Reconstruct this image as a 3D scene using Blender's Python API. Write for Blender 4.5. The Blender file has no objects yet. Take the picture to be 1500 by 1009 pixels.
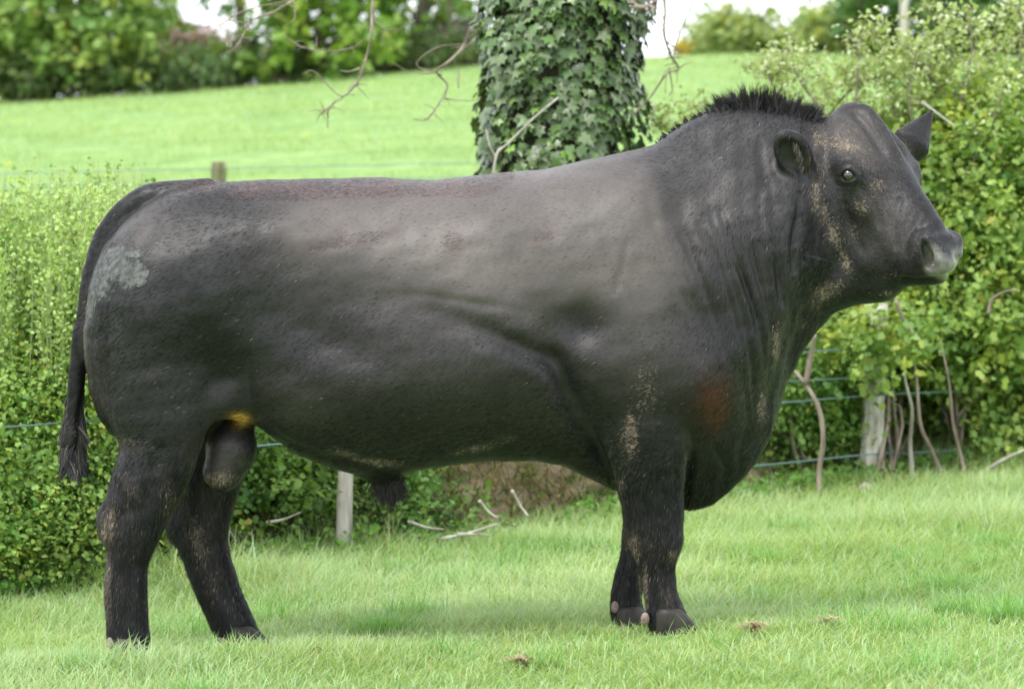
import bpy, math, random
import numpy as np
from mathutils import Vector, Matrix
from mathutils.bvhtree import BVHTree
random.seed(7); RNG = np.random.default_rng(11)
SC = bpy.context.scene; COL = SC.collection

# ------------------------------------------------------------------ camera
F = 4230.0                      # focal length in photo pixels (photo 1500 x 1009)
CAM = np.array([0.0, -9.0, 1.3]); HORIZ = 319.0
PITCH = math.atan((504.5 - HORIZ) / F)
cam = bpy.data.cameras.new('camera'); camo = bpy.data.objects.new('camera', cam); COL.objects.link(camo)
camo.location = CAM; camo.rotation_euler = (math.radians(90) - PITCH, 0, 0)
cam.sensor_width = 36; cam.lens = F / 1500 * 36; cam.clip_end = 2000
cam.dof.use_dof = True; cam.dof.focus_distance = 8.85; cam.dof.aperture_fstop = 4.2
SC.camera = camo

def at(u, v, y):
    """photo pixel + world depth y -> world point"""
    dx = (u - 750) / F; dz = -(v - 504.5) / F
    c, s = math.cos(PITCH), math.sin(PITCH)
    d = np.array([dx, c + dz * s, -s + dz * c])
    t = (y - CAM[1]) / d[1]
    return CAM + d * t

# ------------------------------------------------------------------ light
SUN_DIR = Vector((-0.42, -0.50, 1.0)).normalized()      # towards the sun
w = bpy.data.worlds.new("World"); SC.world = w; w.use_nodes = True
nt = w.node_tree; bg = nt.nodes['Background']
sky = nt.nodes.new('ShaderNodeTexSky'); sky.sky_type = 'NISHITA'; sky.sun_disc = False
sky.sun_elevation = math.asin(SUN_DIR.z); sky.sun_rotation = math.atan2(SUN_DIR.x, SUN_DIR.y)
sky.dust_density = 3.0; sky.air_density = 1.0; sky.altitude = 50
tc = nt.nodes.new('ShaderNodeTexCoord'); nz = nt.nodes.new('ShaderNodeTexNoise'); nz.inputs['Scale'].default_value = 3.0
nz.inputs['Detail'].default_value = 6
nt.links.new(tc.outputs['Generated'], nz.inputs['Vector'])
rp = nt.nodes.new('ShaderNodeValToRGB'); rp.color_ramp.elements[0].position = .32; rp.color_ramp.elements[1].position = .52
rp.color_ramp.elements[0].color = (.55, .55, .55, 1); rp.color_ramp.elements[1].color = (.96, .96, .96, 1)
nt.links.new(nz.outputs['Fac'], rp.inputs['Fac'])
mx = nt.nodes.new('ShaderNodeMixRGB'); mx.inputs['Color2'].default_value = (8.6, 8.9, 9.4, 1)   # bright thin cloud
nt.links.new(rp.outputs['Color'], mx.inputs['Fac']); nt.links.new(sky.outputs['Color'], mx.inputs['Color1'])
nt.links.new(mx.outputs['Color'], bg.inputs['Color']); bg.inputs['Strength'].default_value = 0.148
sl = bpy.data.lights.new('sun', 'SUN'); sl.energy = 1.8; sl.angle = math.radians(17); sl.color = (1, .965, .91)
slo = bpy.data.objects.new('sun', sl); COL.objects.link(slo)
slo.rotation_euler = SUN_DIR.to_track_quat('Z', 'Y').to_euler(); slo.location = (0, 0, 10)
SC.view_settings.view_transform = 'Standard'; SC.view_settings.look = 'None'
SC.view_settings.exposure = 0.72; SC.view_settings.gamma = 1
SC.cycles.max_bounces = 6

# ------------------------------------------------------------------ helpers
def tag(o, label=None, cat=None, group=None, kind=None):
    if label: o['label'] = label
    if cat: o['category'] = cat
    if group: o['group'] = group
    if kind: o['kind'] = kind
    return o

def empty(name, loc):
    o = bpy.data.objects.new(name, None); COL.objects.link(o); o.location = tuple(loc); o.empty_display_size = .1
    return o

def mesh(name, V, Fc, mat, parent=None, smooth=True, cols=None, colname='tint', attrs=None):
    """V (n,3); Fc: (m,k) array or list of such arrays"""
    V = np.asarray(V, dtype=np.float32)
    if not isinstance(Fc, list): Fc = [Fc]
    Fc = [np.asarray(f, dtype=np.int32) for f in Fc if len(f)]
    me = bpy.data.meshes.new(name)
    if parent is not None: V = V - np.array(parent.location, dtype=np.float32)
    me.vertices.add(len(V)); me.vertices.foreach_set('co', V.ravel())
    loops = np.concatenate([f.ravel() for f in Fc]); tot = np.concatenate([np.full(len(f), f.shape[1]) for f in Fc])
    start = np.concatenate([[0], np.cumsum(tot)[:-1]])
    me.loops.add(len(loops)); me.loops.foreach_set('vertex_index', loops)
    me.polygons.add(len(tot)); me.polygons.foreach_set('loop_start', start.astype(np.int32))
    me.polygons.foreach_set('loop_total', tot.astype(np.int32))
    me.polygons.foreach_set('use_smooth', np.full(len(tot), smooth))
    me.update(calc_edges=True)
    if cols is not None:
        a = me.color_attributes.new(colname, 'FLOAT_COLOR', 'POINT')
        c = np.ones((len(V), 4), dtype=np.float32); c[:, :3] = cols; a.data.foreach_set('color', c.ravel())
    if attrs:
        for k, c4 in attrs.items():
            a = me.color_attributes.new(k, 'FLOAT_COLOR', 'POINT'); a.data.foreach_set('color', np.asarray(c4, dtype=np.float32).ravel())
    me.materials.append(mat)
    o = bpy.data.objects.new(name, me); COL.objects.link(o)
    if parent is not None: o.parent = parent
    return o

def inst(T, TF, P, R, S):
    """instance template verts T(k,3) faces TF with positions P(n,3), rotations R(n,3,3), scale S(n) -> V,F"""
    n, k = len(P), len(T)
    V = np.einsum('nij,kj->nki', R, T) * np.asarray(S)[:, None, None] + P[:, None, :]
    off = (np.arange(n) * k)[:, None, None]
    Fs = [(np.asarray(f)[None] + off).reshape(-1, np.asarray(f).shape[1]) for f in TF]
    return V.reshape(-1, 3), Fs

def rotframe(N, roll):
    """rotation matrices with local z = N, random roll"""
    N = N / np.linalg.norm(N, axis=1, keepdims=True)
    ref = np.where(np.abs(N[:, 2:3]) < .95, np.array([[0, 0, 1.]]), np.array([[1., 0, 0]]))
    X = np.cross(ref, N); X /= np.linalg.norm(X, axis=1, keepdims=True); Y = np.cross(N, X)
    c, s = np.cos(roll)[:, None], np.sin(roll)[:, None]
    X2 = X * c + Y * s; Y2 = -X * s + Y * c
    return np.stack([X2, Y2, N], axis=2)

def tube(path, rad, nseg=7, jitter=0.0, cap=True):
    path = np.asarray(path, float); n = len(path); rad = np.broadcast_to(np.asarray(rad, float), (n,))
    V = []; prev = None
    for i in range(n):
        t = path[min(i + 1, n - 1)] - path[max(i - 1, 0)]; t /= (np.linalg.norm(t) + 1e-9)
        if prev is None:
            a = np.array([0, 0, 1.]) if abs(t[2]) < .9 else np.array([1., 0, 0])
            x = np.cross(a, t)
        else: x = prev - t * np.dot(prev, t)
        x /= np.linalg.norm(x); prev = x; y = np.cross(t, x)
        for k in range(nseg):
            an = 2 * math.pi * k / nseg; r = rad[i] * (1 + jitter * (random.random() - .5))
            V.append(path[i] + (x * math.cos(an) + y * math.sin(an)) * r)
    Fq = [[i * nseg + k, i * nseg + (k + 1) % nseg, (i + 1) * nseg + (k + 1) % nseg, (i + 1) * nseg + k] for i in range(n - 1) for k in range(nseg)]
    V = np.array(V); tr = []
    if cap:
        c0 = len(V); V = np.vstack([V, path[0], path[-1]])
        for k in range(nseg):
            tr.append([c0, (k + 1) % nseg, k]); b = (n - 1) * nseg; tr.append([c0 + 1, b + k, b + (k + 1) % nseg])
    return V, [np.array(Fq), np.array(tr)] if cap else [np.array(Fq)]

class MB:
    def __init__(s): s.V = []; s.F = {}; s.C = []; s.n = 0
    def add(s, V, Fs, col=None):
        s.V.append(V)
        for f in Fs:
            f = np.asarray(f)
            if len(f): s.F.setdefault(f.shape[1], []).append(f + s.n)
        if col is not None: s.C.append(np.broadcast_to(col, (len(V), 3)))
        s.n += len(V)
    def build(s, name, mat, parent=None, smooth=True):
        return mesh(name, np.vstack(s.V), [np.vstack(x) for x in s.F.values()], mat, parent, smooth, np.vstack(s.C) if s.C else None)

def smoothpath(pts, n=6):
    """Catmull-Rom through points"""
    p = np.asarray(pts, float); p = np.vstack([2 * p[0] - p[1], p, 2 * p[-1] - p[-2]]); out = []
    for i in range(1, len(p) - 2):
        for t in np.linspace(0, 1, n, endpoint=False):
            a, b, c, d = p[i - 1], p[i], p[i + 1], p[i + 2]
            out.append(.5 * ((2 * b) + (-a + c) * t + (2 * a - 5 * b + 4 * c - d) * t * t + (-a + 3 * b - 3 * c + d) * t ** 3))
    out.append(p[-2]); return np.array(out)

def sn(x, y, s=1.0, ph=0.0):
    """cheap smooth noise, roughly -1..1"""
    return (np.sin(x * 1.7 * s + 1.3 * np.sin(y * 1.1 * s + ph) + ph) + np.sin(y * 2.3 * s + 1.7 * np.sin(x * .9 * s + 2 * ph) + 2 * ph)
            + .6 * np.sin((x + y) * 4.1 * s + 3 * ph + np.sin((x - y) * 2.7 * s))) / 2.6

def sstep(a, b, x):
    t = np.clip((x - a) / (b - a), 0, 1); return t * t * (3 - 2 * t)

# ------------------------------------------------------------------ materials
class NT:
    def __init__(s, name):
        s.m = bpy.data.materials.new(name); s.m.use_nodes = True; s.t = s.m.node_tree
        s.p = s.t.nodes['Principled BSDF']; s.out = s.t.nodes['Material Output']
    def n(s, k, **kw):
        x = s.t.nodes.new(k)
        for a, b in kw.items(): setattr(x, a, b)
        return x
    def l(s, a, b): s.t.links.new(a, b)
    def noise(s, scale, detail=4, vec=None, rough=.55):
        x = s.n('ShaderNodeTexNoise'); x.inputs['Scale'].default_value = scale; x.inputs['Detail'].default_value = detail
        x.inputs['Roughness'].default_value = rough
        s.l(vec if vec is not None else s.obj(), x.inputs['Vector']); return x.outputs['Fac']
    def obj(s):
        if not hasattr(s, '_tc'): s._tc = s.n('ShaderNodeTexCoord').outputs['Object']
        return s._tc
    def map(s, scale, rot=(0, 0, 0)):
        x = s.n('ShaderNodeMapping'); x.inputs['Scale'].default_value = scale; x.inputs['Rotation'].default_value = rot
        s.l(s.obj(), x.inputs['Vector']); return x.outputs['Vector']
    def ramp(s, f, stops):
        r = s.n('ShaderNodeValToRGB'); e = r.color_ramp.elements
        while len(e) < len(stops): e.new(.5)
        for i, (p, c) in enumerate(stops):
            e[i].position = p; e[i].color = (c[0], c[1], c[2], 1) if not np.isscalar(c) else (c, c, c, 1)
        s.l(f, r.inputs['Fac']); return r.outputs['Color']
    def mix(s, f, a, b, mode='MIX'):
        x = s.n('ShaderNodeMixRGB', blend_type=mode)
        for i, v in ((0, f), (1, a), (2, b)):
            if hasattr(v, 'type') and hasattr(v, 'links'): s.l(v, x.inputs[i])
            else: x.inputs[i].default_value = v if i == 0 else (v[0], v[1], v[2], 1)
        return x.outputs['Color']
    def math(s, op, a, b=0.0, clamp=False):
        x = s.n('ShaderNodeMath', operation=op, use_clamp=clamp)
        for i, v in ((0, a), (1, b)):
            if hasattr(v, 'links'): s.l(v, x.inputs[i])
            else: x.inputs[i].default_value = v
        return x.outputs[0]
    def attr(s, name):
        x = s.n('ShaderNodeAttribute', attribute_name=name); return x
    def bump(s, h, strength, dist, prev=None):
        b = s.n('ShaderNodeBump'); b.inputs['Strength'].default_value = strength; b.inputs['Distance'].default_value = dist
        s.l(h, b.inputs['Height'])
        if prev is not None: s.l(prev, b.inputs['Normal'])
        s.l(b.outputs['Normal'], s.p.inputs['Normal']); return b.outputs['Normal']
    def set(s, base=None, rough=None, spec=None, **kw):
        for k, v in (('Base Color', base), ('Roughness', rough), ('Specular IOR Level', spec)):
            if v is None: continue
            if hasattr(v, 'links'): s.l(v, s.p.inputs[k])
            else: s.p.inputs[k].default_value = (v[0], v[1], v[2], 1) if k == 'Base Color' else v
        return s.m

def leaf_mat(name, trans=.35, rough=.5, spec=.35, scale=(1, 1, 1)):
    """colour comes from each leaf's own tint attribute; thin translucent"""
    m = NT(name); a = m.attr('tint').outputs['Color']
    g = m.n('ShaderNodeNewGeometry')
    m.set(base=a, rough=rough, spec=spec)
    tr = m.n('ShaderNodeBsdfTranslucent'); m.l(m.mix(1.0, a, (1.15 * scale[0], 1.2 * scale[1], .6 * scale[2]), 'MULTIPLY'), tr.inputs['Color'])
    ms = m.n('ShaderNodeMixShader'); ms.inputs[0].default_value = trans
    m.l(m.p.outputs[0], ms.inputs[1]); m.l(tr.outputs[0], ms.inputs[2]); m.l(ms.outputs[0], m.out.inputs['Surface'])
    return m.m

def bark_mat(name, c1, c2, sc=18, bump=.5):
    m = NT(name); n = m.noise(sc, 6, m.map((1, 1, .18)))
    n2 = m.noise(sc * .2, 3)
    m.set(base=m.mix(n2, m.ramp(n, [(.3, c1), (.7, c2)]), m.ramp(n, [(.3, tuple(.6 * x for x in c1)), (.7, c2)])), rough=.9, spec=.15)
    m.bump(n, bump, .01); return m.m

M_leaf = leaf_mat('leaf_green', .38)
M_ivy = leaf_mat('ivy_leaf', .12, rough=.33, spec=.5)
M_grass = leaf_mat('grass_blade', .42, rough=.45, spec=.35)
M_dry = leaf_mat('dry_grass', .2, rough=.8, spec=.1)
M_bark = bark_mat('grey_bark', (.10, .085, .065), (.26, .23, .19))
M_twig = bark_mat('twig_bark', (.17, .135, .11), (.38, .32, .26))
M_pale = bark_mat('pale_wood', (.34, .31, .26), (.60, .57, .51), 25)
M_post = bark_mat('weathered_post_wood', (.27, .25, .22), (.50, .47, .43), 30)
M_wstem = bark_mat('weed_stem', (.20, .30, .10), (.40, .46, .22))
M_moss = bark_mat('mossy_post_wood', (.10, .12, .04), (.30, .27, .20), 22)
m = NT('galvanised_wire'); m.set(base=(.16, .25, .26), rough=.5, spec=.4); m.p.inputs['Metallic'].default_value = .5; M_wire = m.m

# ------------------------------------------------------------------ ground
def fence_y(x): return 2.8 + (np.asarray(x, float) + .63) * .86
def gz(x, y):
    x = np.asarray(x, float); y = np.asarray(y, float)
    near = .045 * np.clip(x, -6, 6) - .018 - .06 * np.tanh(y / .75) + .012 * sn(x, y, 1.6) + .006 * sn(x, y, 5, 2)
    D = y + 9
    xs = np.clip(x * 60 / np.maximum(D, 20), -40, 40)
    zc = np.interp(xs, [-40, -10.6, -2.1, 3.5, 40], [2.4, 3.68, 4.33, 4.70, 4.9])
    far = .25 + (zc - .25) * np.clip((D - 15) / 45, 0, 1) - .03 * np.clip(D - 60, 0, 300) + .05 * sn(x, y, .35, 1) * sstep(18, 30, D)
    k = sstep(5.5, 8.5, y - .86 * np.clip(x, -3, 3) * .6)
    return near * (1 - k) + far * k

def grid_axis(parts):
    out = []
    for a, b, n in parts: out.append(np.linspace(a, b, n, endpoint=False))
    out.append([parts[-1][1]]); return np.concatenate(out)
gx = grid_axis([(-400, -30, 16), (-30, -4, 40), (-4, 4, 130), (4, 30, 40), (30, 400, 16)])
gy = grid_axis([(-60, -3, 12), (-3, 8, 160), (8, 60, 110), (60, 500, 20)])
X, Y = np.meshgrid(gx, gy, indexing='ij'); Z = gz(X, Y)
V = np.stack([X, Y, Z], -1).reshape(-1, 3); ny = len(gy)
I, J = np.meshgrid(np.arange(len(gx) - 1), np.arange(ny - 1), indexing='ij')
Q = np.stack([I * ny + J, (I + 1) * ny + J, (I + 1) * ny + J + 1, I * ny + J + 1], -1).reshape(-1, 4)
m = NT('pasture_ground')
n1 = m.noise(.55, 6, m.map((1, 2.2, 1)), .7); n2 = m.noise(3.0, 5); n3 = m.noise(45, 3)
c = m.ramp(n1, [(.3, (.150, .27, .085)), (.5, (.235, .36, .125)), (.7, (.33, .44, .17))])
c = m.mix(m.ramp(n2, [(.42, .0), (.62, .55)]), c, (.12, .23, .06))
c = m.mix(m.ramp(n3, [(.5, .0), (.8, .5)]), c, (.22, .30, .09))
m.set(base=c, rough=.85, spec=.1); m.bump(n3, .6, .02)
tag(mesh('pasture', V, Q, m.m), 'bright green sloping pasture rising to the far hedge', kind='structure')

# grass blades
BT = []
for i, t in enumerate((0, .35, .7)):
    wd = (.5, .46, .3)[i]; BT += [[-wd, 0, t], [wd, 0, t]]
BT.append([0, 0, 1.0]); BT = np.array(BT)
BF4 = np.array([[0, 1, 3, 2], [2, 3, 5, 4]]); BF3 = np.array([[4, 5, 6]])
def blades(name, x, y, z, L, W, lean, az, col, mat, droop=.6, parent=None):
    n = len(x); t = BT[:, 2][None, :]; wd = BT[:, 0][None, :]
    th = az; side = np.stack([-np.sin(th), np.cos(th)], -1)      # width direction
    out = np.stack([np.cos(th), np.sin(th)], -1)
    horiz = lean[:, None] * (t * .6 + droop * t * t) * L[:, None]
    up = L[:, None] * (t - .32 * lean[:, None] * t * t)
    tw = wd * W[:, None]
    V = np.empty((n, 7, 3))
    V[..., 0] = x[:, None] + out[:, None, 0] * horiz + side[:, None, 0] * tw
    V[..., 1] = y[:, None] + out[:, None, 1] * horiz + side[:, None, 1] * tw
    V[..., 2] = z[:, None] + up
    off = (np.arange(n) * 7)[:, None, None]
    F4 = (BF4[None] + off).reshape(-1, 4); F3 = (BF3[None] + off).reshape(-1, 3)
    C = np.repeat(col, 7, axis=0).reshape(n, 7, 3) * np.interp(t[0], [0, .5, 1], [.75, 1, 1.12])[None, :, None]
    return mesh(name, V.reshape(-1, 3), [F4, F3], mat, parent, True, C.reshape(-1, 3))

def grass_cols(x, y, n, dry=.05):
    a = RNG.random(n); k = .5 + .5 * sn(x, y, 1.3, .7)
    c0 = np.array([.19, .33, .10]); c1 = np.array([.56, .65, .31]); c2 = np.array([.38, .52, .30])
    c = c0 + (c1 - c0) * (a * .6 + k * .4)[:, None]
    bl = RNG.random(n) < .3; c[bl] = c2 * (.8 + .5 * RNG.random(bl.sum()))[:, None]
    d = RNG.random(n) < dry; c[d] = np.array([.50, .47, .25]) * (.7 + .5 * RNG.random(d.sum()))[:, None]
    return c
n = 190000
x = RNG.uniform(-2.6, 3.0, n); yy = RNG.random(n) ** 1.25
y = -2.1 + yy * (fence_y(x) + .35 + 2.1)
keep = np.abs(x) < (y + 9) * .2; x, y = x[keep], y[keep]; n = len(x)
hgt = .5 + .5 * sn(x, y, 2.2); tall = 1.5 * sstep(.60, .95, .5 + .5 * sn(x, y, 1.1, 4.0)) + .5 * sstep(.7, .95, hgt)
L = 1.12 * (.028 + .030 * RNG.random(n) + .024 * hgt + .055 * tall * RNG.random(n)) * np.interp(y, [-1.5, 0, 1.2, 3.5], [.80, .80, 1.4, 1.6])
dfr = np.clip(fence_y(x) - y, 0, 9); L *= 1 + .35 * np.exp(-(dfr / .5) ** 2) * (np.abs(x - .15) > .5)
for hu, hv, hy in ((190, 950, -.26), (355, 945, .10), (980, 916, -.26), (915, 905, .08)):      # trodden short round the feet
    q = at(hu, hv, hy); L *= 1 - .55 * np.exp(-((x - q[0]) / .13) ** 2 - ((y - q[1]) / .16) ** 2)
az0 = 2.2 * sn(x, y, .9, 3); az = az0 + RNG.normal(0, 1.5, n)
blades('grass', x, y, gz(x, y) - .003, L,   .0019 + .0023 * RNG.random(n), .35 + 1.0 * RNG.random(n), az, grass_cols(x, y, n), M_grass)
tag(bpy.data.objects['grass'], 'short lush green grass covering the near pasture', 'grass', kind='stuff')
# darker tufts in the near pasture
tx, ty = [], []
for (u, v, r, k) in [(560, 905, .10, 420), (600, 880, .12, 300), (820, 790, .22, 700), (1400, 870, .16, 420), (1490, 950, .10, 380), (1340, 830, .12, 200), (440, 850, .2, 300), (700, 830, .25, 300), (60, 830, .2, 260), (760, 805, .12, 200), (120, 800, .1, 100)]:
    D = F * 1.3 / (v - HORIZ); cx = (u - 750) / F * D; cy = D - 9
    tx.append(cx + RNG.normal(0, r * .5, k)); ty.append(cy + RNG.normal(0, r * .5, k))
for _ in range(70):
    cx, cy = RNG.uniform(-1.9, 2.2), RNG.uniform(-1.6, 3.2); k = int(RNG.integers(40, 170)); r = RNG.uniform(.05, .16)
    if cy < fence_y(cx) - .2 and not (abs(cy) < .45 and -1.5 < cx < .9): tx.append(cx + RNG.normal(0, r * .6, k)); ty.append(cy + RNG.normal(0, r * .5, k))
tx = np.concatenate(tx); ty = np.concatenate(ty); n = len(tx)
c = grass_cols(tx, ty, n, .02) * np.array([.62, .85, .58]) * (.85 + .35 * RNG.random(n))[:, None]
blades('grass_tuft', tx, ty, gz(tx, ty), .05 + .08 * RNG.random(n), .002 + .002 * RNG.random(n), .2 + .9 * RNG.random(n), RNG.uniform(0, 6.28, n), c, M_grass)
tag(bpy.data.objects['grass_tuft'], 'taller darker green grass tufts dotted about the near pasture', 'grass', kind='stuff')
n = 9000; x = RNG.uniform(-2.9, 3.2, n); y = fence_y(x) + RNG.normal(.12, .16, n); k = np.sin(x * 5) * .5 + sn(x * 2, y, 1.2, 2) + RNG.random(n)
k = (k > .2) & ((np.abs(x - .15) > .6) & (np.abs(x - 1.3) > .35)); x, y = x[k], y[k]; n = len(x)
blades('verge_grass', x, y, gz(x, np.minimum(y, fence_y(x) + .3)) - .01, .07 + .17 * RNG.random(n) ** 1.5, .003 + .003 * RNG.random(n), .2 + .8 * RNG.random(n), RNG.uniform(0, 6.28, n), grass_cols(x, y, n, .12) * .9, M_grass)
tag(bpy.data.objects['verge_grass'], 'longer grass growing along the foot of the fence', 'grass', kind='stuff')
# hillside grass
n = 90000
D = 15.5 + 44 * RNG.random(n) ** .8; x = RNG.uniform(-.21, .21, n) * D; y = D - 9
keep = (np.sin(x * 1.3 + y * .8) + sn(x, y, .8, 2) + RNG.random(n) * 1.2) > -.2; x, y, D = x[keep], y[keep], D[keep]; n = len(x)
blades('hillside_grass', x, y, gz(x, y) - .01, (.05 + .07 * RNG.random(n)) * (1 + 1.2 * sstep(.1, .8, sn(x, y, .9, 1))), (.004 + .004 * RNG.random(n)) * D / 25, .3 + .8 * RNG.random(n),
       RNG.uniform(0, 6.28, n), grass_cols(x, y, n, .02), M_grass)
tag(bpy.data.objects['hillside_grass'], 'blurred green grass over the rising field beyond the fence', 'grass', kind='stuff')

# ------------------------------------------------------------------ earth bank behind the fence
sx = np.linspace(-5, 5.5, 260); dd = np.linspace(.22, 3.4, 60)
SX, DD = np.meshgrid(sx, dd, indexing='ij')
def bank_z(x, d):
    up = .30 * sstep(.25, .5, d) + .22 * sstep(.62, .85, d) + .20 * sstep(.9, 1.5, d)
    dn = sstep(2.0, 3.3, d)
    return up * (1 - dn) + .05 * sn(x * 3, d * 4, 1.2) * sstep(.22, .5, d) * (1 - dn) + .02 * sn(x * 9, d * 9, 1.3, 1) * (1 - dn)
def bank_pt(x, d):
    yb = fence_y(x) + d * 1.12; xb = x - d * .35
    zb = gz(xb, np.minimum(yb, fence_y(x) + .3)) + bank_z(x, d) - .10 * (1 - sstep(.22, .34, d)) - .25 * sstep(2.6, 3.4, d)
    return np.stack([xb, yb, zb], -1)
V = bank_pt(SX, DD).reshape(-1, 3); nd = len(dd)
I, J = np.meshgrid(np.arange(len(sx) - 1), np.arange(nd - 1), indexing='ij')
Q = np.stack([I * nd + J, (I + 1) * nd + J, (I + 1) * nd + J + 1, I * nd + J + 1], -1).reshape(-1, 4)
m = NT('bank_earth'); a = m.noise(6, 6, m.map((1, 1, 3))); b = m.noise(28, 5)
c = m.ramp(a, [(.36, (.12, .17, .05)), (.5, (.26, .21, .13)), (.66, (.42, .33, .24))])
c = m.mix(m.ramp(b, [(.45, 0.0), (.7, .6)]), c, (.36, .31, .24))
m.set(base=c, rough=.95, spec=.1); m.bump(b, .8, .03)
tag(mesh('bank', V, Q, m.m), 'low earth bank with dry grass under the hedge', kind='structure')

# dry grass and litter on the bank
n = 15000
x = np.concatenate([RNG.uniform(-.9, 1.0, n * 2 // 3), RNG.uniform(-3, 4.2, n - n * 2 // 3)]); d = RNG.choice([.36, .66, .74, .9, 1.1], n) + RNG.normal(0, .09, n)
k = sn(x * 2, d * 3, 2); keep = k + RNG.random(n) * 1.3 > .2; x, d = x[keep], d[keep]; n = len(x)
P = bank_pt(x, np.clip(d, .25, 2)); c = np.array([.60, .49, .34]) * (.5 + .7 * RNG.random(n))[:, None]
pk = RNG.random(n) < .25; c[pk] = np.array([.46, .32, .25]) * (.7 + .5 * RNG.random(pk.sum()))[:, None]
g = RNG.random(n) < .34; c[g] = np.array([.12, .22, .05]) * (.8 + .8 * RNG.random(g.sum()))[:, None]
blades('dry_grass', P[:, 0], P[:, 1], P[:, 2] - .005, .06 + .16 * RNG.random(n), .004 + .007 * RNG.random(n), .7 + 1.0 * RNG.random(n), RNG.normal(-1.57, .9, n), c, M_dry, droop=1.0)
tag(bpy.data.objects['dry_grass'], 'dead straw coloured grass and litter hanging over the bank', 'dry grass', kind='stuff')
# verge weeds along the fence foot
LT = np.array([[0, 0, 0], [-.42, .38, .09], [-.22, .50, .05], [-.30, .82, .03], [0, 1, -.06], [.30, .82, .03], [.22, .50, .05], [.42, .38, .09]])
LF = [np.array([[2, 6, 4, 3]]), np.array([[0, 2, 1], [0, 7, 6], [0, 6, 2], [6, 5, 4]])]
def leaves(P, N, size, cols, roll=None):
    n = len(P); R = rotframe(N, RNG.uniform(0, 6.28, n) if roll is None else roll)
    V, Fs = inst(LT, LF, P, R, size); return V, Fs, np.repeat(cols, len(LT), axis=0)
n = 16000
x = RNG.uniform(-3, 4.2, n); d = np.abs(RNG.normal(0, .3, n)) + .0
keep = (sn(x * 2, d, 1.6, 5) + RNG.random(n) * 1.6 + .45 * (np.abs(x - .15) > .85) - .5 * (np.abs(x - .15) < .8)) > .75; x, d = x[keep], d[keep]; n = len(x)
P = bank_pt(x, np.clip(d, .22, 2)); yq = fence_y(x) + d - .12; near = d < .24
P[near] = np.stack([x[near], yq[near], gz(x[near], yq[near])], -1)
P[:, 2] += RNG.random(n) * .13
N = RNG.normal(0, .6, (n, 3)) + np.array([0, -.5, .9])
c = np.array([.085, .20, .04]) * (.6 + 1.0 * RNG.random(n))[:, None] + np.array([.05, .05, 0]) * RNG.random(n)[:, None]
V, Fs, C = leaves(P, N, .02 + .025 * RNG.random(n), c)
tag(mesh('verge_weeds', V, Fs, M_leaf, cols=C), 'low leafy green weeds along the foot of the fence and bank', 'weeds', kind='stuff')

# ------------------------------------------------------------------ bushes and trees
def bush_leaves(blobs, nclump, per, size, c_lo, c_hi, spread=.10, out=.35, shell=.55, up=.3, seed=0):
    """leaf clumps through a union of ellipsoids, denser towards the outside"""
    r = np.random.default_rng(seed); vol = np.array([b[3] * b[4] * b[5] for b in blobs]) ** .67; pr = vol / vol.sum()
    ci = r.choice(len(blobs), nclump, p=pr); B = np.array(blobs)[ci]
    dr = r.normal(0, 1, (nclump, 3)); dr /= np.linalg.norm(dr, axis=1, keepdims=True)
    rad = (shell + (1.08 - shell) * r.random(nclump) ** .7)[:, None]
    rad = rad * (1 + .20 * sn(dr[:, 0] * 3.1 + B[:, 0], dr[:, 2] * 3.3 + B[:, 2], 1.5, seed))[:, None]
    Cn = B[:, :3] + dr * B[:, 3:6] * rad
    tw = dr + r.normal(0, .5, (nclump, 3)) + np.array([0, 0, up]); tw /= np.linalg.norm(tw, axis=1, keepdims=True)
    t = r.random((nclump, per, 1))
    P = Cn[:, None] + tw[:, None] * t * spread * 2.2 + r.normal(0, spread * .38, (nclump, per, 3))
    N = tw[:, None] * out + r.normal(0, .55, (nclump, per, 3)) + np.array([0, -.05, .55])
    shade = r.random((nclump, 1, 1)) * .6 + r.random((nclump, per, 1)) * .4
    c = np.array(c_lo) + (np.array(c_hi) - np.array(c_lo)) * shade
    hue = r.random((nclump, 1, 1)); c = c * np.where(hue < .14, np.array([1.15, 1.0, .75]), np.where(hue > .84, np.array([.72, .85, .95]), 1.0)) * np.where(r.random((nclump, per, 1)) < .02, np.array([1.3, .85, .8]), 1.0)
    P = P.reshape(-1, 3); S = size * (.45 + 1.1 * r.random(len(P)) ** 1.3) * np.repeat(.8 + .5 * r.random(nclump), per)
    return (P, N.reshape(-1, 3), S, c.reshape(-1, 3)), Cn

def add_foliage(name, parent, data, mat=None):
    P, N, S, c = data; V, Fs, C = leaves(P, N, S, c)
    return mesh(name, V, Fs, mat or M_leaf, parent, True, C)

def twigs(base, targets, r0, seed, mid=.35, mat=None, name='stem', parent=None, jit=.12):
    rr = random.Random(seed); mb = MB()
    for tg in targets:
        b = np.array(base[rr.randrange(len(base))] if isinstance(base, list) else base, float); tg = np.array(tg)
        L = np.linalg.norm(tg - b)
        q = [b + (tg - b) * t + np.array([rr.gauss(0, jit), rr.gauss(0, jit), rr.gauss(0, jit * .7) + mid * L * .25 * math.sin(math.pi * t)]) * (math.sin(math.pi * t)) for t in (0, .25, .5, .75, 1)]
        p = smoothpath(q, 3); mb.add(*tube(p, np.linspace(r0 * rr.uniform(.6, 1), r0 * .25, len(p)), 5))
    return mb.build(name, mat or M_twig, parent)

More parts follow.
